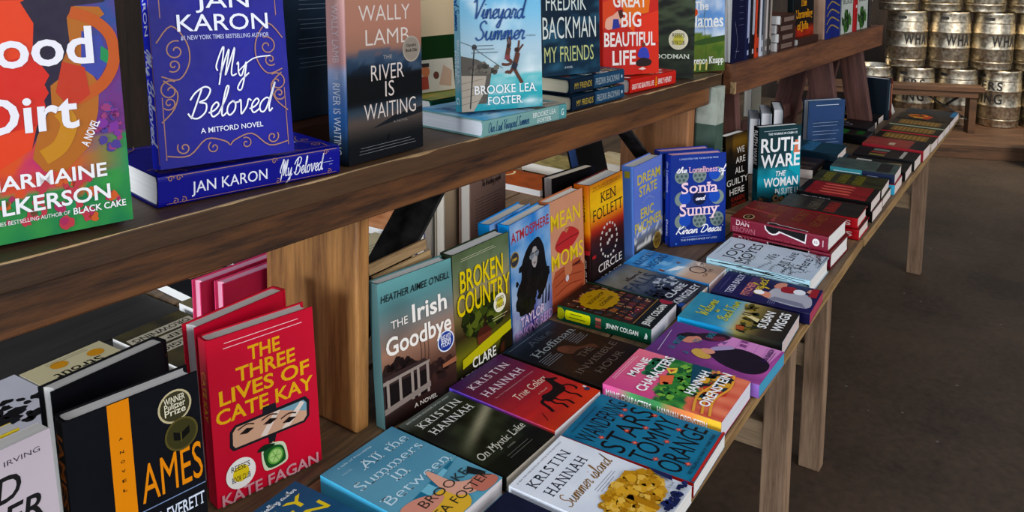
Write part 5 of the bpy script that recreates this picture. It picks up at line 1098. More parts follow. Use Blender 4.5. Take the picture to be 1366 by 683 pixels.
vin = book('hardcover_book', (1.076, .850, bz(1.12) + .0325), -27, 4.5, (.157, .235, .028), '#8cc0cc', 'pale aqua hardcover with two jumping figures and a boat deck, standing on its twin', art_vine, sp_vine, True, group='two pale aqua hardcovers with jumpers')
def sp_vine2(a): a.r('#8fb3b0', 0, 0, 1, 1); a.s('Our Last Vineyard Summer', .05, .25, .52, .80, '#2c5a80', .006, .2); a.t('BROOKE LEA', .56, .52, .86, .82, '#eef2f0', .0, True); a.t('FOSTER', .62, .16, .80, .42, '#eef2f0', .0, True); a.r('#6fa8aa', .9, 0, 1, 1); a.t('G', .93, .3, .965, .72, '#e9f2f2', .01)
book('hardcover_book', (1.284, .752, bz(1.17)), 85.5, None, (.157, .234, .0295), '#8fb3b0', 'pale aqua hardcover lying flat with white pages to the camera, under its twin', art_vine, sp_vine2, True, page='#e6ebf2', group='two pale aqua hardcovers with jumpers')
def art_friends(a):
    def f(x, y): return mixc(vg((0, '#1f4258'), (.4, '#173448'), (.75, '#1a3a50'), (1, '#22465c'))(x, y), lin('#4f86a0'), max(0, .9 * noise.fractal(Vector((x * 2.5, y * 12, 4)), 1, 2, 3)))
    a.g(f, 20, 34); leafy(a, ['#7c4a3a', '#a0624c'], .3, .86, .2, .06, 14, .05, 121)
    for s, x0, x1, y, h in (('FREDRIK', .06, .76, .545, .14), ('BACKMAN', .0, .93, .31, .19), ('MY FRIENDS', .02, .88, .115, .135)): a.t(s, max(.0, x0), y, x1, y + h, '#e6ece8' if y > .3 else '#d3d8a0', -.002)
    a.t('A NOVEL', .36, .055, .5, .075, '#c9d4d8', .01)
fr = book('hardcover_book', (1.328, .853, bz(1.40) + .065), -16, 3.6, (.157, .235, .028), '#1d3d52', 'dark sea blue hardcover with thin hand lettering, standing on two flat copies', art_friends, None, True, group='three dark sea blue hardcovers')
def sp_fr(a): a.r('#1d3448', 0, 0, 1, 1); a.r('#2f5a78', .42, 0, 1, 1); a.t('MY FRIENDS', .08, .28, .38, .70, '#c9b45a', .0); a.t('FREDRIK BACKMAN', .45, .26, .90, .74, '#b9c4c8', .0); a.e('#dfe6ea', .95, .5, .012, .12)
f2 = book('hardcover_book', (1.565, .774, bz(1.45) + .0345), 88.5, None, (.157, .222, .030), '#1d3448', 'dark sea blue hardcover lying flat, upper of two under the standing copy', art_friends, sp_fr, True, page='#efe6c8', group='three dark sea blue hardcovers')
again(f2, 'dark sea blue hardcover lying flat, lower of two under the standing copy', (1.572, .776, bz(1.45)), 89.5)
def art_great(a):
    rnd = random.Random(9); a.g(mott('#d23a2c', '#b82f28', .4, 3), 6, 8)
    for c, P in (('#e8842c', [(.15, 1), (.9, 1), (.82, .60), (.4, .55)]), ('#dd5a2c', [(0, .7), (.25, .75), (.2, .5), (0, .45)]), ('#e24a30', [(.6, .55), (1, .62), (1, .3), (.7, .35)]), ('#c02f2a', [(0, .4), (.4, .3), (.3, .0), (0, .0)]), ('#e86a2c', [(.3, .55), (.6, .6), (.55, .4)]), ('#d8432e', [(.6, .3), (1, .28), (1, .0), (.7, .0)])): a.p(c, P)
    for s, x0, x1, y, h in (('GREAT', .18, .78, .655, .13), ('BIG', .32, .68, .465, .145), ('BEAUTIFUL', .02, .94, .28, .135), ('LIFE', .16, .58, .10, .14)): a.t(s, x0, y, x1, y + h, '#f6eeea', .04)
    a.o('#e9b8a4', [(.04, .46), (.06, .54), (.18, .58), (.28, .62), (.34, .56), (.28, .48), (.12, .44)]); a.p('#3a4aa0', [(.16, .44), (.30, .46), (.27, .54), (.18, .54)]); a.p('#5a2a1c', [(.26, .62), (.34, .63), (.36, .56), (.30, .54)])
    a.o('#4a56b8', [(.62, .17), (.66, .25), (.78, .25), (.82, .15)]); a.e('#8a4a36', .72, .285, .035); a.o('#3a2a2a', [(.58, .12), (.70, .16), (.86, .13), (.82, .08), (.62, .08)]); a.p('#f0e0dc', [(.62, .05), (.7, .07), (.76, .05), (.7, .04)])
    a.e('#6a6a6a', .10, .955, .07); a.e('#f0e6e2', .10, .955, .055)
gr = book('hardcover_book', (1.609, .866, bz(1.68) + .0365), -27, 3.9, (.157, .235, .028), '#c9372b', 'red and orange hardcover with two seated figures, standing on its flat red twin', art_great, None, True, group='two red hardcovers with white block letters')
book('hardcover_book', (1.845, .772, bz(1.73)), 86, None, (.155, .222, .034), '#cf3a30', 'red hardcover lying flat with its spine to the front, under its twin', art_great, lambda a: (a.r('#d03c33', 0, 0, 1, 1), a.t('GREAT BIG BEAUTIFUL LIFE', .04, .28, .50, .62, '#f4e6e2', .02), a.t('&', .53, .2, .57, .7, '#e8b23c', .02), a.t('EMILY HENRY', .59, .28, .90, .66, '#f4e6e2', .02)), True, group='two red hardcovers with white block letters')
def art_isola(a):
    a.g(lambda x, y: mixc(vg((0, '#3a4034'), (.4, '#45523f'), (.75, '#5d6a52'), (1, '#7f8a6c'))(x, y), lin('#1f2822'), max(0, min(1, .5 + 1.2 * noise.fractal(Vector((x * 3, y * 16, 2)), 1, 2, 3)))), 22, 44)
    for i, ch in enumerate('ISOLA'): a.t(ch, .20, .90 - i * .175, .36 if ch != 'I' else .26, 1.0 - i * .175, '#9fc4a0', .01, True)
    seal(a, .72, .42, .17, '#e9e4d0', '#e4dfc6', '#d6cf6a', ["REESE'S", '', 'BOOK CLUB'], '#4a4a3a'); a.t('GOODMAN', .22, .215, .92, .265, '#dfe6d8', .01, True)
book('hardcover_book', (1.886, .905, bz(1.93)), -52, 3, (.150, .235, .026), '#45523f', 'sea green hardcover with pale vertical title letters, between the red and the meadow ones', art_isola, None, True, group=GB)
def art_names(a):
    def f(x, y):
        if y > .42 + .03 * math.sin(x * 5): return mixc(lin('#7ba6d8'), lin('#dfe8f2'), max(0, min(1, .4 + noise.fractal(Vector((x * 3, y * 4, 1)), 1, 2, 3))))
        n = noise.fractal(Vector((x * 4, y * 9, 6)), 1, 2, 4); return mixc(mixc(lin('#5a7a38'), lin('#8a9a4c'), .5 + n), lin('#3a4a2a'), max(0, (.3 - y) * 1.6 + n * .6))
    a.g(f, 22, 36); a.p('#4f6a3a', [(0, .33), (.5, .39), (1, .42), (1, .35), (.4, .31)])
    a.t('The', .22, .72, .58, .82, '#f4f6f6', .02, True); a.t('Names', .05, .52, .96, .68, '#f4f6f6', .02, True); a.t('Florence Knapp', .03, .095, .97, .175, '#f6f6f2', .02, True)
    a.e('#d8642c', .24, .69, .07); a.p('#7a5ac0', [(.04, .44), (.12, .51), (.22, .46), (.14, .38)]); a.l('#5a7a3a', .01, [(.5, .0), (.52, .3), (.46, .6), (.5, .75)]); a.ring('#e6ecf6', .86, .96, .09, .02)
    for x in (.1, .22, .34, .5): a.p('#d8cf8a', [(x, .02), (x + .04, .02), (x + .06, .12), (x + .01, .10)])
book('hardcover_book', (2.052, .852, bz(2.10)), -24, 3, (.150, .235, .026), '#6f8a5a', 'sky and green meadow hardcover at the far end of the near bench', art_names, None, True, group=GB)
# things at the back of the bench, seen between the books
def back_blue(a): a.g(mott('#1f2c3a', '#31485c', .6, 3), 8, 10); [lines(a, '#7f8c98', .2, .85, .74 - i * .13, .80 - i * .13, 3, .005) for i in range(4)]; a.e('#7a6a4c', .76, .14, .07); 
book('hardcover_book', (.980, 1.000, bz(.9) + .0315), 184, 0, (.150, .236, .026), '#1d2a38', 'dark blue hardcover turned back to front, in the gap right of the royal blue pair', None, None, True, back=back_blue)
def sp_bar(a): a.r('#5a3a26', 0, 0, 1, 1)
book('paperback_book', (1.010, .955, bz(.91)), 92, None, (.09, .2, .03), '#4a2f20', 'brown book lying with a white barcode at the foot of the dark blue back cover', None, lambda a: (a.r('#5f3f2a', 0, 0, 1, 1), a.r('#d8d2c4', .40, .1, .52, .9), [a.r('#2a2622', .415 + i * .012, .2, .421 + i * .012, .8) for i in range(8)]), False) 
def back_green(a): a.r('#1f4a24', 0, 0, 1, 1); a.r('#e6d2b4', .04, .46, .98, 1); a.l('#8a7a62', .006, [(.3, .7), (.9, .71)], False)
book('hardcover_book', (1.345, 1.035, bz(1.24)), 179, 0, (.20, .30, .016), '#1f4a24', 'tall green board book with a cream upper panel, back to us beyond the aqua pair', None, None, True, back=back_green)
book('hardcover_book', (1.325, .935, bz(1.22)), 88, None, (.092, .20, .034), '#125a48', 'green-edged book lying flat with a yellow painted cover, left of the pale aqua spine', lambda a: a.g(mott('#c9b45a', '#5a9a6a', .7, 4), 10, 12), lambda a: a.r('#15604c', 0, 0, 1, 1), True) 
cd = board('card', (.105, .003, .062), plain('printed_card', '#dfd2bc', .6), None, (0, 0, 0), bev=.0005)
cd.location = (1.20, 1.0, bz(1.2) + .0665); cd.rotation_euler = (-.15, 0, R(-8)); settle(cd); tag(cd, 'small cream picture card propped on the flat green-edged book behind the aqua pair', 'card')
pc = Art(.105, .062); pc.r('#b5432e', .1, .1, .35, .5); pc.e('#d97a4a', .3, .65, .1); pc.r('#3a2a24', .05, .78, .4, .9); pc.p('#c9a48a', [(.6, .2), (.75, .8), (.95, .6), (.9, .1)]); pc.e('#6a3a2a', .55, .5, .07)
obj('printed_picture', [(x - .0525, -.0016 - k * 3e-5, y - .031) for x, y, k in pc.v], pc.f, PRINT, cd, None, pc.c)

# ---- on top of the farther bench ---------------------------------------------------
Z2 = 1.1710
def fy(X): return .750 - math.tan(R(5)) * (X - 2.15)
GX = 'books on top of the red-brown bench'
book('hardcover_book', (2.294, fy(2.29) + .014, Z2), 175, 0, (.088, .235, .028), '#12183f', 'navy hardcover turned back to front right after the meadow cover', None, None, True, group=GX, back=lambda a: (a.g(mott('#12183f', '#1c2450', .5, 3), 4, 6), lines(a, '#8f96b4', .5, .9, .45, .9, 7, .006), a.l('#9aa2b8', .012, [(.2, .5), (.45, .25), (.3, .05)]), a.l('#9aa2b8', .012, [(.3, .14), (.6, .13)])))
def spt(base, txt, c, band=None):
    def f(a):
        a.r(base, 0, 0, 1, 1)
        if band: a.r(band, .0, .08, 1, .3)
        a.t(txt, .12, .3, .62, .72, c, .02); a.t('A NOVEL', .72, .35, .9, .6, c)
    return f
X = 2.300
for t, c, txt, tc_, h, lab, pg in ((.034, '#1c2450', 'HARMONY', '#b9c0d8', .232, 'navy spined hardcover, first spine of the shelved row on the red-brown bench', '#e9e6df'), (.030, '#171a26', 'NIGHTFALL', '#c9ccd6', .236, 'black spined hardcover between the navy and the orange spines', '#e9e6df'), (.031, '#c4512f', 'EMBERS', '#2a1a14', .238, 'orange spined hardcover in the shelved row on the red-brown bench', '#d9b090'), (.029, '#c9ced6', 'WINTER', '#5a606c', .230, 'silver white spined hardcover in the shelved row', '#e9e6df'), (.027, '#7d7a78', 'ASHES', '#d0c8c4', .226, 'grey spined hardcover right of the silver white spine', '#e9e6df'), (.027, '#4d4644', 'HOLLOW', '#b0a49c', .222, 'dark grey spined hardcover, last spine before the little brown stack', '#e9e6df')):
    book('hardcover_book', (X, fy(X) + .012, Z2), 90, 0, (.15, h, t), c, lab, None, (lambda b, x, y: lambda a: (a.r(b, 0, 0, 1, 1), lines(a, y, .1, .8, .3, .7, 3, .03), a.r(y, .88, .3, .94, .7)))(c, txt, tc_), True, page=pg, group='upright spines on the red-brown bench'); X += t + .0035
x0 = 2.690
st4 = [('lowest of the small brown stack under the maroon cover', 0, 0), ('second from the bottom of the small brown stack', .004, 1), ('third from the bottom of the small brown stack', -.003, -1), ('topmost of the small brown stack on the red-brown bench', .008, 2)]
s0 = None
for i, (lab, dx, dr) in enumerate(st4):
    loc = (x0 + dx, fy(x0) + .012, Z2 + i * .0282)
    if s0 is None:
        s0 = book('paperback_book', loc, 85, None, (.11, .150, .0278), '#4a342c', 'brown spined small paperback, ' + lab, lambda a: a.g(mott('#5a3a2c', '#7c4e36', .5, 4), 6, 6), lambda a: (a.r('#4a342e', 0, 0, 1, 1), a.r('#7c6a62', .02, .2, .06, .8), lines(a, '#8d7a72', .2, .85, .4, .62, 2, .05)), False, page='#eceae6', group='small brown stack')
    else: again(s0, 'brown spined small paperback, ' + lab, loc, 85 + dr)
book('hardcover_book', (2.535, fy(2.53) + .165, Z2), -5, 0, (.150, .235, .028), '#6a2a30', 'maroon hardcover standing behind the small brown stack', lambda a: (a.g(mott('#6a2a30', '#4a1c22', .5, 3), 6, 8), [a.r('#c9a8a4', .78, .5 + .07 * q, .84, .535 + .07 * q) for q in range(6)]), None, True)
book('hardcover_book', (2.905, fy(2.905) + .008, Z2), 85, None, (.12, .190, .026), '#4a332c', 'brown hardcover lying flat under the dark forest cover with the orange title', lambda a: a.g(mott('#5a3a2c', '#7c4e36', .5, 4), 6, 6), None, True, page='#ece8e2')
def art_julia(a):
    a.g(lambda x, y: mixc(vg((0, '#b8391c'), (.10, '#c9481f'), (.16, '#2a1a16'), (.5, '#14181a'), (.75, '#1c3a40'), (1, '#3f6f74'))(x, y), lin('#0f1214'), .3 + .5 * noise.noise(Vector((x * 4, y * 6, 3)))), 14, 22)
    leafy(a, ['#121617', '#1c2422'], .5, .72, .45, .06, 26, .06, 141); a.l('#7fb0b4', .012, [(.2, .96), (.85, .95)], False)
    for s, x0, x1, y in (('The', .32, .62, .44), ('Unraveling', .08, .92, .27), ('of Julia', .16, .72, .10)): a.t(s, x0, y, x1, y + .12, '#dba336', .02, True)
book('hardcover_book', (2.722, fy(2.722) + .050, Z2 + .0265), -6, 2, (.180, .232, .024), '#1c2a2c', 'dark forest hardcover with orange serif title, standing on the flat brown book', art_julia, None, True, group=GX)
book('hardcover_book', (2.970, fy(2.97) + .056, Z2), -5, 1, (.170, .235, .050), '#1f2f78', 'navy and gold hardcover with a painted face on its spine, on the red-brown bench', lambda a: (a.g(mott('#1f2f78', '#28408f', .5, 3), 6, 8), a.t('a', .25, .66, .75, .84, '#f2f2f4', .03, True), [a.l('#a8945a', .03, [(.1, .1 + .12 * i), (.4, .2 + .12 * i), (.9, .12 + .12 * i)]) for i in range(4)], a.e('#b03a4a', .85, .95, .1)), lambda a: (a.g(mott('#b49a88', '#8a6a5a', .5, 4), 10, 2), a.e('#c9a48c', .35, .5, .05, .3), a.p('#5a3428', [(.28, .1), (.28, .9), (.31, .95), (.31, .05)])), True, group=GX)
def art_only(a): a.g(mott('#c9cdc6', '#b4bab2', .4, 3), 6, 8); a.t('ONLY', .2, .66, .85, .76, '#4a504c', .01, True); a.t('BECAUSE', .12, .50, .92, .60, '#4a504c', .01, True); leafy(a, ['#3a5a2c', '#4f7a3a', '#2a4424'], .45, .22, .38, .16, 40, .10, 151)
on = book('hardcover_book', (3.180, fy(3.18) + .042, Z2), -5, 1, (.138, .225, .026), '#c0c6be', 'pale grey hardcover with green leaves, left of the red spine', art_only, None, True, group=GX)
book('hardcover_book', (3.330, fy(3.33) + .014, Z2), 86, 0, (.14, .228, .040), '#b0262c', 'red spined hardcover between the two pale leafy ones', None, lambda a: (a.r('#b0262c', 0, 0, 1, 1), a.p('#1a1416', [(0, 0), (.35, 0), (.15, 1), (0, 1)]), a.r('#e6d2cc', .55, .3, .6, .7)), True, group=GX)
again(on, 'pale grey hardcover with green leaves, right of the red spine at the bench end', (3.392, fy(3.392) + .046, Z2))
book('hardcover_book', (3.548, fy(3.548) + .014, Z2), 90, 0, (.13, .21, .028), '#3a3230', 'dark brown spined book at the very end of the red-brown bench', None, lambda a: (a.r('#4a403a', 0, 0, 1, 1), a.r('#c9b8a0', .2, .3, .5, .7)), True, group=GX)

# ---- standing and lying on the farther table ---------------------------------------
def art_guilty(a):
    a.g(lambda x, y: mixc(vg((0, '#15110f'), (.6, '#1c1712'), (.75, '#4a3a1c'), (.88, '#8a6c2c'), (1, '#4a3a1c'))(x, y), lin('#120e0c'), max(0, .8 * noise.noise(Vector((x * 4, y * 6, 3)))) + (.6 if x < .35 else 0)), 14, 20)
    for s, x0, x1, y in (('WE', .50, .85, .72), ('ARE', .44, .88, .585), ('ALL', .40, .80, .445), ('GUILTY', .02, .98, .30), ('HERE', .14, .80, .165)): a.t(s, x0, y, x1, y + .09, '#e2ded8', .0)
    a.t('KAREN', .2, .07, .8, .13, '#8a3022', .02); a.t('DIONNE', .2, .0, .85, .05, '#8a3022', .02)
book('hardcover_book', (2.205, .782, T), -12, 3.5, (.120, .210, .030), '#16120f', 'black and gold hardcover with white capitals, just left of the teal swimmer cover', art_guilty, lambda a: (a.r('#14110f', 0, 0, 1, 1), a.t('WE ARE ALL', .12, .3, .6, .7, '#d8d4ce', .0)), True)
def art_ruth(a):
    a.g(lambda x, y: mixc(vg((0, '#0f3a40'), (.12, '#175a64'), (.3, '#1fa0b4'), (.42, '#2a8a98'), (.5, '#1c2a30'), (.75, '#1a2024'), (1, '#15181b'))(x, y), lin('#5fc9d6'), max(0, .9 * noise.noise(Vector((x * 4, y * 5, 6)))) if y < .45 else .1), 18, 26)
    a.p('#22aab8', [(.78, .72), (.98, .86), (.99, .3), (.72, .42)]); a.p('#d98a6a', [(.82, .62), (.97, .60), (.98, .80), (.86, .80)])
    a.l('#c9d2d6', .008, [(.12, .94), (.9, .945)], False); a.t('THE WOMAN IN CABIN 10', .22, .885, .9, .915, '#dfe6e8', .02)
    a.t('RUTH', .06, .665, .98, .85, '#f2f2f2', .045); a.t('WARE', .06, .46, .98, .635, '#f2f2f2', .045); a.t('THE', .40, .335, .64, .405, '#f2f2f2', .03, sh=.2); a.t('WOMAN', .14, .20, .95, .32, '#f2f2f2', .03); a.t('IN SUITE 11', .42, .09, .95, .17, '#dfe6e8', .02)
    leafy(a, ['#123036', '#0f262a', '#8a6a4c'], .4, .05, .4, .05, 24, .06, 161)
book('hardcover_book', (2.322, .722, T), -37, 1, (.150, .226, .028), '#15181b', 'black and turquoise hardcover with bold white author name, behind the dark red stack', art_ruth, lambda a: (a.r('#121518', 0, 0, 1, 1), a.t('RUTH WARE', .05, .2, .5, .8, '#f0f0f0', .03), a.g(mott('#1a8a9a', '#123036', .7, 5), 8, 2, .55, 0, 1, 1)), True)
G2 = 'thrillers lying on the farther table'
def txt_cover(bg, c2, rows, tc_):
    """far cover whose lettering is too small to read: rows of short upright strokes"""
    def f(a):
        a.g(mott(bg, c2, .6, 4), 8, 10); rnd = random.Random(len(bg) + rows * 7)
        for i in range(rows):
            y = .74 - i * (.66 / rows); h = .42 / rows; x = .10; c = tc_ if isinstance(tc_, str) else tc_[i % len(tc_)]; k = a.k
            while x < .88:
                w_ = rnd.uniform(.05, .10); a.r(c, x, y, x + w_ * .3, y + h); a.k = k
                a.r(c, x + w_ * .6, y, x + w_ * .85, y + h * rnd.uniform(.6, 1)); a.k = k; a.r(c, x, y + h * rnd.choice((.1, .4, .8)), x + w_ * .8, y + h * rnd.choice((.2, .55, 1))); a.k = k; x += w_ * 1.15
            a.k += 1
    return f
def sp_red(txt): return lambda a: (a.r('#c22a34', 0, 0, 1, 1), a.t(txt, .62, .3, .92, .72, '#f0d8d4', .02))
li = book('hardcover_book', (2.150, .386, T), -1, None, (.122, .205, .030), '#b5252e', 'black covered red-spined book, lower of two beside the dark red keyhole stack', txt_cover('#1c1a18', '#3a322c', 3, ['#4a453c', '#6a6458', '#9c3a34']), sp_red('LIES'), True, page='#e6d8cf', group='two red-spined books')
again(li, 'black covered red-spined book, upper of two beside the dark red keyhole stack', (2.146, .390, T + .0305), 0)
lo = book('paperback_book', (2.318, .384, T), -1, None, (.134, .200, .030), '#1b1718', 'dark red lettered paperback under the one with the white spine lettering', txt_cover('#231a1a', '#7c1f24', 3, '#a8323a'), None, False, page='#e9d9d0', group=G2)
book('paperback_book', (2.312, .388, T + .0305), 0, None, (.134, .200, .028), '#17171a', 'red illustrated paperback with a black spine lettered in white, on top of its pile', lambda a: (a.g(mott('#7c1c20', '#b0323a', .6, 5), 10, 12), a.r('#1a1618', 0, .9, 1, 1), a.r('#1a1618', 0, 0, 1, .08), [a.p('#c9685a', [(.2 + .2 * i, .3), (.3 + .2 * i, .35), (.28 + .2 * i, .75), (.18 + .2 * i, .7)]) for i in range(4)]), lambda a: (a.r('#141416', 0, 0, 1, 1), a.t('LISTEN FOR THE LIE', .05, .34, .46, .68, '#d6d6da', .01, True), a.t('AMY TINTERA', .54, .34, .86, .64, '#8a3a44', .0, True), a.e('#e0e0e0', .94, .5, .015, .1)), False, page='#e9d9d0', group=G2)
ye = book('paperback_book', (2.470, .384, T), 0, None, (.134, .200, .026), '#2a2a20', 'olive and yellow patterned paperback, lower of two left of the red and teal pile', txt_cover('#2c2c20', '#5a5a2c', 3, '#8a8434'), None, False, page='#e9d9d0', group=G2)
again(ye, 'olive and yellow patterned paperback, upper of two behind the red illustrated one', (2.468, .388, T + .0265), 1)
book('paperback_book', (2.622, .376, T), 0, None, (.134, .200, .030), '#a82838', 'crimson and teal paperback with a light blue spine foot, lower book of the grey-teal pile', lambda a: (a.g(mott('#a82838', '#8a1c2c', .5, 3), 6, 8), a.p('#5a9aa0', [(0, .5), (.4, .9), (.0, 1)]), a.l('#2c2024', .02, [(.1, .2), (.7, .9)])), lambda a: (a.r('#b02c3c', 0, 0, .6, 1), a.r('#5a9aa8', .6, 0, .82, 1), a.r('#5fc4e0', .82, 0, 1, 1), a.p('#1a3a4a', [(.88, .7), (.94, .7), (.91, .3)])), False, page='#e9d9d0', group=G2)
book('paperback_book', (2.636, .380, T + .0305), 1, None, (.134, .190, .028), '#4f6a68', 'grey-teal paperback with a teal and navy spine, on top of the crimson one', lambda a: (a.g(mott('#4a5450', '#6a7a72', .6, 4), 8, 10), a.r('#2a2a2c', .1, .1, .9, .3)), lambda a: (a.r('#4fa0a8', 0, 0, .5, 1), a.r('#2c3a5a', .5, 0, 1, 1), lines(a, '#e0ecec', .05, .48, .4, .6, 2, .014), lines(a, '#9aa8c4', .55, .85, .5, .5, 1, .014)), False, page='#e9d9d0', group=G2)
wb = book('paperback_book', (2.796, .372, T), 0, None, (.130, .200, .030), '#262422', 'dark paperback with two white blocks on the cover, beyond the grey-teal pile', lambda a: (a.g(mott('#262422', '#3a342e', .6, 4), 8, 10), a.r('#c9c6c0', .15, .62, .42, .86), a.r('#c9c6c0', .50, .60, .8, .84), a.p('#a08a6a', [(.3, .1), (.8, .14), (.7, .34), (.3, .3)])), None, False, page='#ead9cf', group=G2)
book('paperback_book', (2.942, .366, T), -1, None, (.132, .200, .034), '#1f1f24', 'black paperback with three small coloured pictures on the cover, left of the salmon one', lambda a: (a.g(mott('#1f1f24', '#2c2a2e', .6, 4), 6, 8), a.r('#8a7c4a', .1, .5, .3, .75), a.r('#9c4a44', .40, .5, .58, .75), a.r('#7c8a7c', .66, .48, .88, .74), a.r('#b9b2a8', .1, .2, .9, .26)), None, False, page='#ead9cf', group=G2)
book('paperback_book', (3.090, .358, T), -2, None, (.132, .205, .040), '#9c3a3a', 'salmon pink paperback with a dark band, between the three-picture cover and the gold-lettered row', lambda a: (a.g(mott('#a8564c', '#7c3a34', .6, 4), 8, 10), a.r('#20222a', 0, 0, 1, .24), a.r('#c9b49c', .2, .5, .5, .6)), lambda a: a.r('#a83440', 0, 0, 1, 1), False, page='#ead9cf', group=G2)
for i, (c, lab) in enumerate((('#d8d0c0', 'black paperback with gold text panel and pale spine edge, first of the gold-lettered row'), ('#b8303a', 'black paperback with gold text panel and red spine edge, second of the gold-lettered row'), ('#a8b49a', 'black paperback with gold text panel and pale green spine edge, third of the gold-lettered row'))):
    xx = 3.250 + i * .150
    book('paperback_book', (xx, .352 - .005 * i, T), -2, None, (.140, .205, .030), '#1c1814', lab, (lambda c: lambda a: (a.g(mott('#241d16', '#3a2f20', .5, 4), 6, 8), a.r(c, 0, 0, .08, 1), a.r('#8a6c38', .24, .12, .86, .88), lines(a, '#c9a45a', .28, .82, .2, .8, 9, .02)))(c), (lambda c: lambda a: a.r(c, 0, 0, 1, 1))(c), False, page='#ead9cf', group='gold-lettered black paperbacks')
book('paperback_book', (3.702, .338, T), -2, None, (.132, .205, .030), '#2a1a14', 'black paperback with orange flames on the cover, after the gold-lettered row', lambda a: (a.g(mott('#241a16', '#3a2018', .5, 4), 6, 8), leafy(a, ['#e08a2c', '#d8542c', '#f0c25a'], .5, .6, .35, .2, 24, .10, 171)), None, False, page='#ead9cf', group=G2)
book('paperback_book', (3.842, .336, T), -2, None, (.132, .200, .026), '#22303a', 'slate paperback with a blue edge, last of the front row at the table end', lambda a: (a.g(mott('#22303a', '#3a4a54', .6, 4), 6, 8), a.r('#3a8ab0', .0, .0, 1, .1)), lambda a: a.r('#3a8ab0', 0, 0, 1, 1), False, page='#ead9cf', group=G2)
# middle rows
dk1 = book('paperback_book', (2.700, .600, T), 90, None, (.098, .155, .030), '#1f1814', 'small black paperback, lower of two behind the red illustrated pile', txt_cover('#221a16', '#3a2a24', 2, '#6a5a4c'), lambda a: (a.r('#1c1613', 0, 0, 1, 1), lines(a, '#7a6c60', .4, .85, .45, .45, 1, .02)), False, page='#e2d4ca', group='two small black paperbacks')
again(dk1, 'small black paperback, upper of two behind the red illustrated pile', (2.697, .602, T + .0305), 90.5)
bgr = book('hardcover_book', (2.782, .576, T), -1, None, (.158, .205, .030), '#1c3a4a', 'navy to green hardcover, lower of two in front of the blue back-turned book', txt_cover('#1c4a4c', '#24506a', 2, ['#4a9a8a', '#5a9ac4']), None, True, page='#e6d8cf', group='two navy to green hardcovers')
again(bgr, 'navy to green hardcover, upper of two in front of the blue back-turned book', (2.780, .580, T + .0305), 1)
def back_blue2(a): a.g(mott('#3a5478', '#4f6c94', .6, 3), 8, 10); a.r('#46608a', .05, .62, .95, .86); lines(a, '#d8e0ec', .2, .85, .91, .91, 1, .014); [lines(a, '#b4c2d8', .12, .9, .52 - i * .16, .58 - i * .16, 2, .008) for i in range(4)]
book('hardcover_book', (3.085, .628, T), 140, 0, (.155, .196, .034), '#34465f', 'steel blue hardcover turned back to front, standing beside the white page edges', None, lambda a: (a.g(mott('#2c3a54', '#6a4a5a', .6, 4), 8, 2), a.r('#d8d4cc', .3, .3, .36, .7)), True, back=back_blue2, page='#cfd6dc')
for q, (hh, c, bc, lab) in enumerate(((.222, '#17181b', '#17181b', 'white fore-edged hardcover with black back, tallest of the three before the dark slanted leg'), (.208, '#c9d2da', '#c2ccd4', 'white fore-edged pale hardcover, middle of the three before the dark slanted leg'), (.188, '#b9c6d2', '#aebccc', 'white fore-edged pale blue hardcover, lowest of the three before the dark slanted leg'))):
    book('hardcover_book', (2.766 - .013 * q, .772 + .0345 * q, T), 200, 0, (.150, hh, .033), c, lab, None, None, True, back=(lambda a: (a.r('#17181b', 0, 0, 1, 1), lines(a, '#8f949a', .15, .85, .3, .8, 8, .008))) if q == 0 else None, backc=bc, page='#f3f5f8', group='white fore-edged hardcovers')
book('paperback_book', (3.228, .572, T), -2, None, (.105, .175, .034), '#14161a', 'black paperback with bright green lettering, left of the gold-lettered row', lambda a: (a.g(mott('#16181a', '#22282a', .5, 4), 6, 8), [a.r('#3aa04a', .1 + .1 * q, .45 + .05 * (q % 2), .15 + .1 * q, .78 - .06 * (q % 3)) for q in range(8)], [a.r('#2f8a3c', .25 + .1 * q, .12, .29 + .1 * q, .28) for q in range(6)]), None, False, page='#2c2c2e')
book('paperback_book', (3.343, .590, T), -4, None, (.112, .19, .040), '#1a1a1e', 'black paperback with grey ring pattern, behind the gold-lettered row', lambda a: (a.g(mott('#1a1a1e', '#2c2c34', .5, 4), 6, 8), a.ring('#7c7c88', .4, .5, .2, .06), a.ring('#7c7c88', .7, .6, .15, .05)), None, False, page='#3a3634')
book('hardcover_book', (3.760, .588, T), 84, 0, (.12, .180, .034), '#22303a', 'slate spined book standing against the last slanted bench leg', None, lambda a: (a.r('#2a3a46', 0, 0, 1, 1), lines(a, '#8f9aa0', .1, .8, .4, .6, 2, .03)), True)
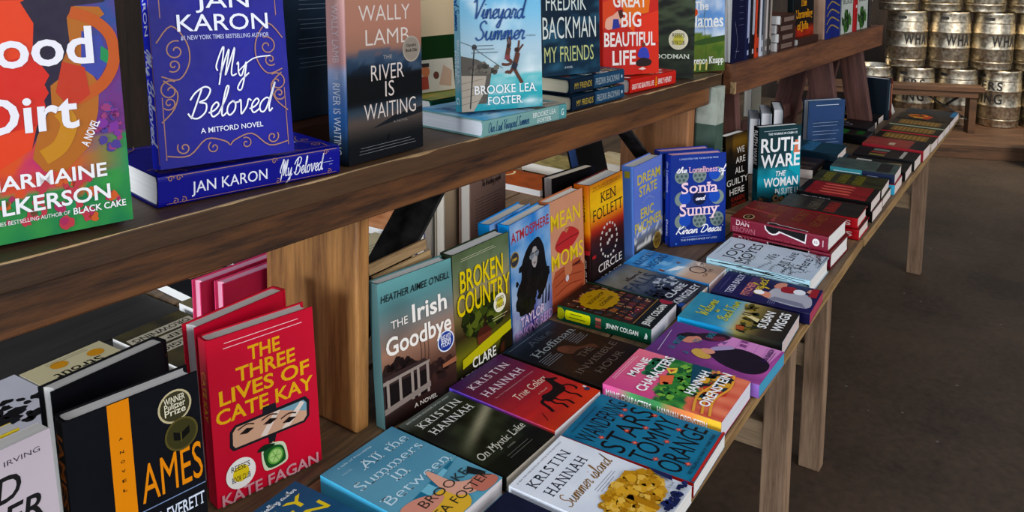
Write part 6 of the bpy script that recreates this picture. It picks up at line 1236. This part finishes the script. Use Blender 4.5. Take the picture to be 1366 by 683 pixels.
book('hardcover_book', (3.802, .586, T), 86, 0, (.12, .176, .034), '#6a2e24', 'rust red spined book standing right of the slate spined one by the last slanted leg', None, lambda a: (a.r('#74342a', 0, 0, 1, 1), lines(a, '#c98a6a', .1, .75, .4, .6, 2, .04)), True)
tcd = obj('card', [(-.035, 0, 0), (.035, 0, 0), (.035, .018, .045), (-.035, .018, .045), (-.035, .036, 0), (.035, .036, 0), (-.035, .0012, 0), (.035, .0012, 0), (.035, .018, .0432), (-.035, .018, .0432), (-.035, .0348, 0), (.035, .0348, 0)], [(0, 1, 2, 3), (3, 2, 5, 4), (7, 6, 9, 8), (8, 9, 10, 11), (1, 0, 6, 7), (4, 5, 11, 10), (0, 3, 9, 6), (3, 4, 10, 9), (2, 1, 7, 8), (5, 2, 8, 11)], plain('white_card', '#e2d8cc', .7))
tcd.location = (3.94, .590, T); tag(tcd, 'small folded white card standing at the far table end below the kegs', 'card')
for xx, yy, c, c2, lab in ((3.474, .600, '#1d1a18', '#3a2c20', 'dark brown paperback lying behind the red-edged gold-lettered one'), (3.648, .604, '#20242a', '#4a4034', 'charcoal paperback lying just left of the slate spined standing book'), (3.862, .640, '#241a14', '#5a3a20', 'dark paperback with amber glow lying right of the rust red spined standing book')):
    book('paperback_book', (xx, yy - (.0 if yy > .5 else .012), T), -1.5, None, (.122 if yy > .61 else .100, .19, .026), c, lab, (lambda c, c2: lambda a: (a.g(mott(c, c2, .7, 5), 8, 10), a.r('#b08a4a', .15, .6, .85, .74)))(c, c2), None, False, page='#ead9cf', group='dark paperbacks at the far table end')
# books on the farther table's other side, glimpsed between the slanted legs
book('hardcover_book', (3.02, 1.12, T), 182, 0, (.15, .222, .034), '#c4beb2', 'pale hardcover glimpsed under the red-brown bench between the first and second slanted legs', None, None, True, page='#e6e0d4', backc='#b9b4a8')
book('hardcover_book', (3.62, 1.10, T), 182, 0, (.15, .215, .036), '#8f9088', 'grey hardcover glimpsed under the red-brown bench right of the second slanted leg', None, None, True, page='#e6e0d4', backc='#a8a89c')
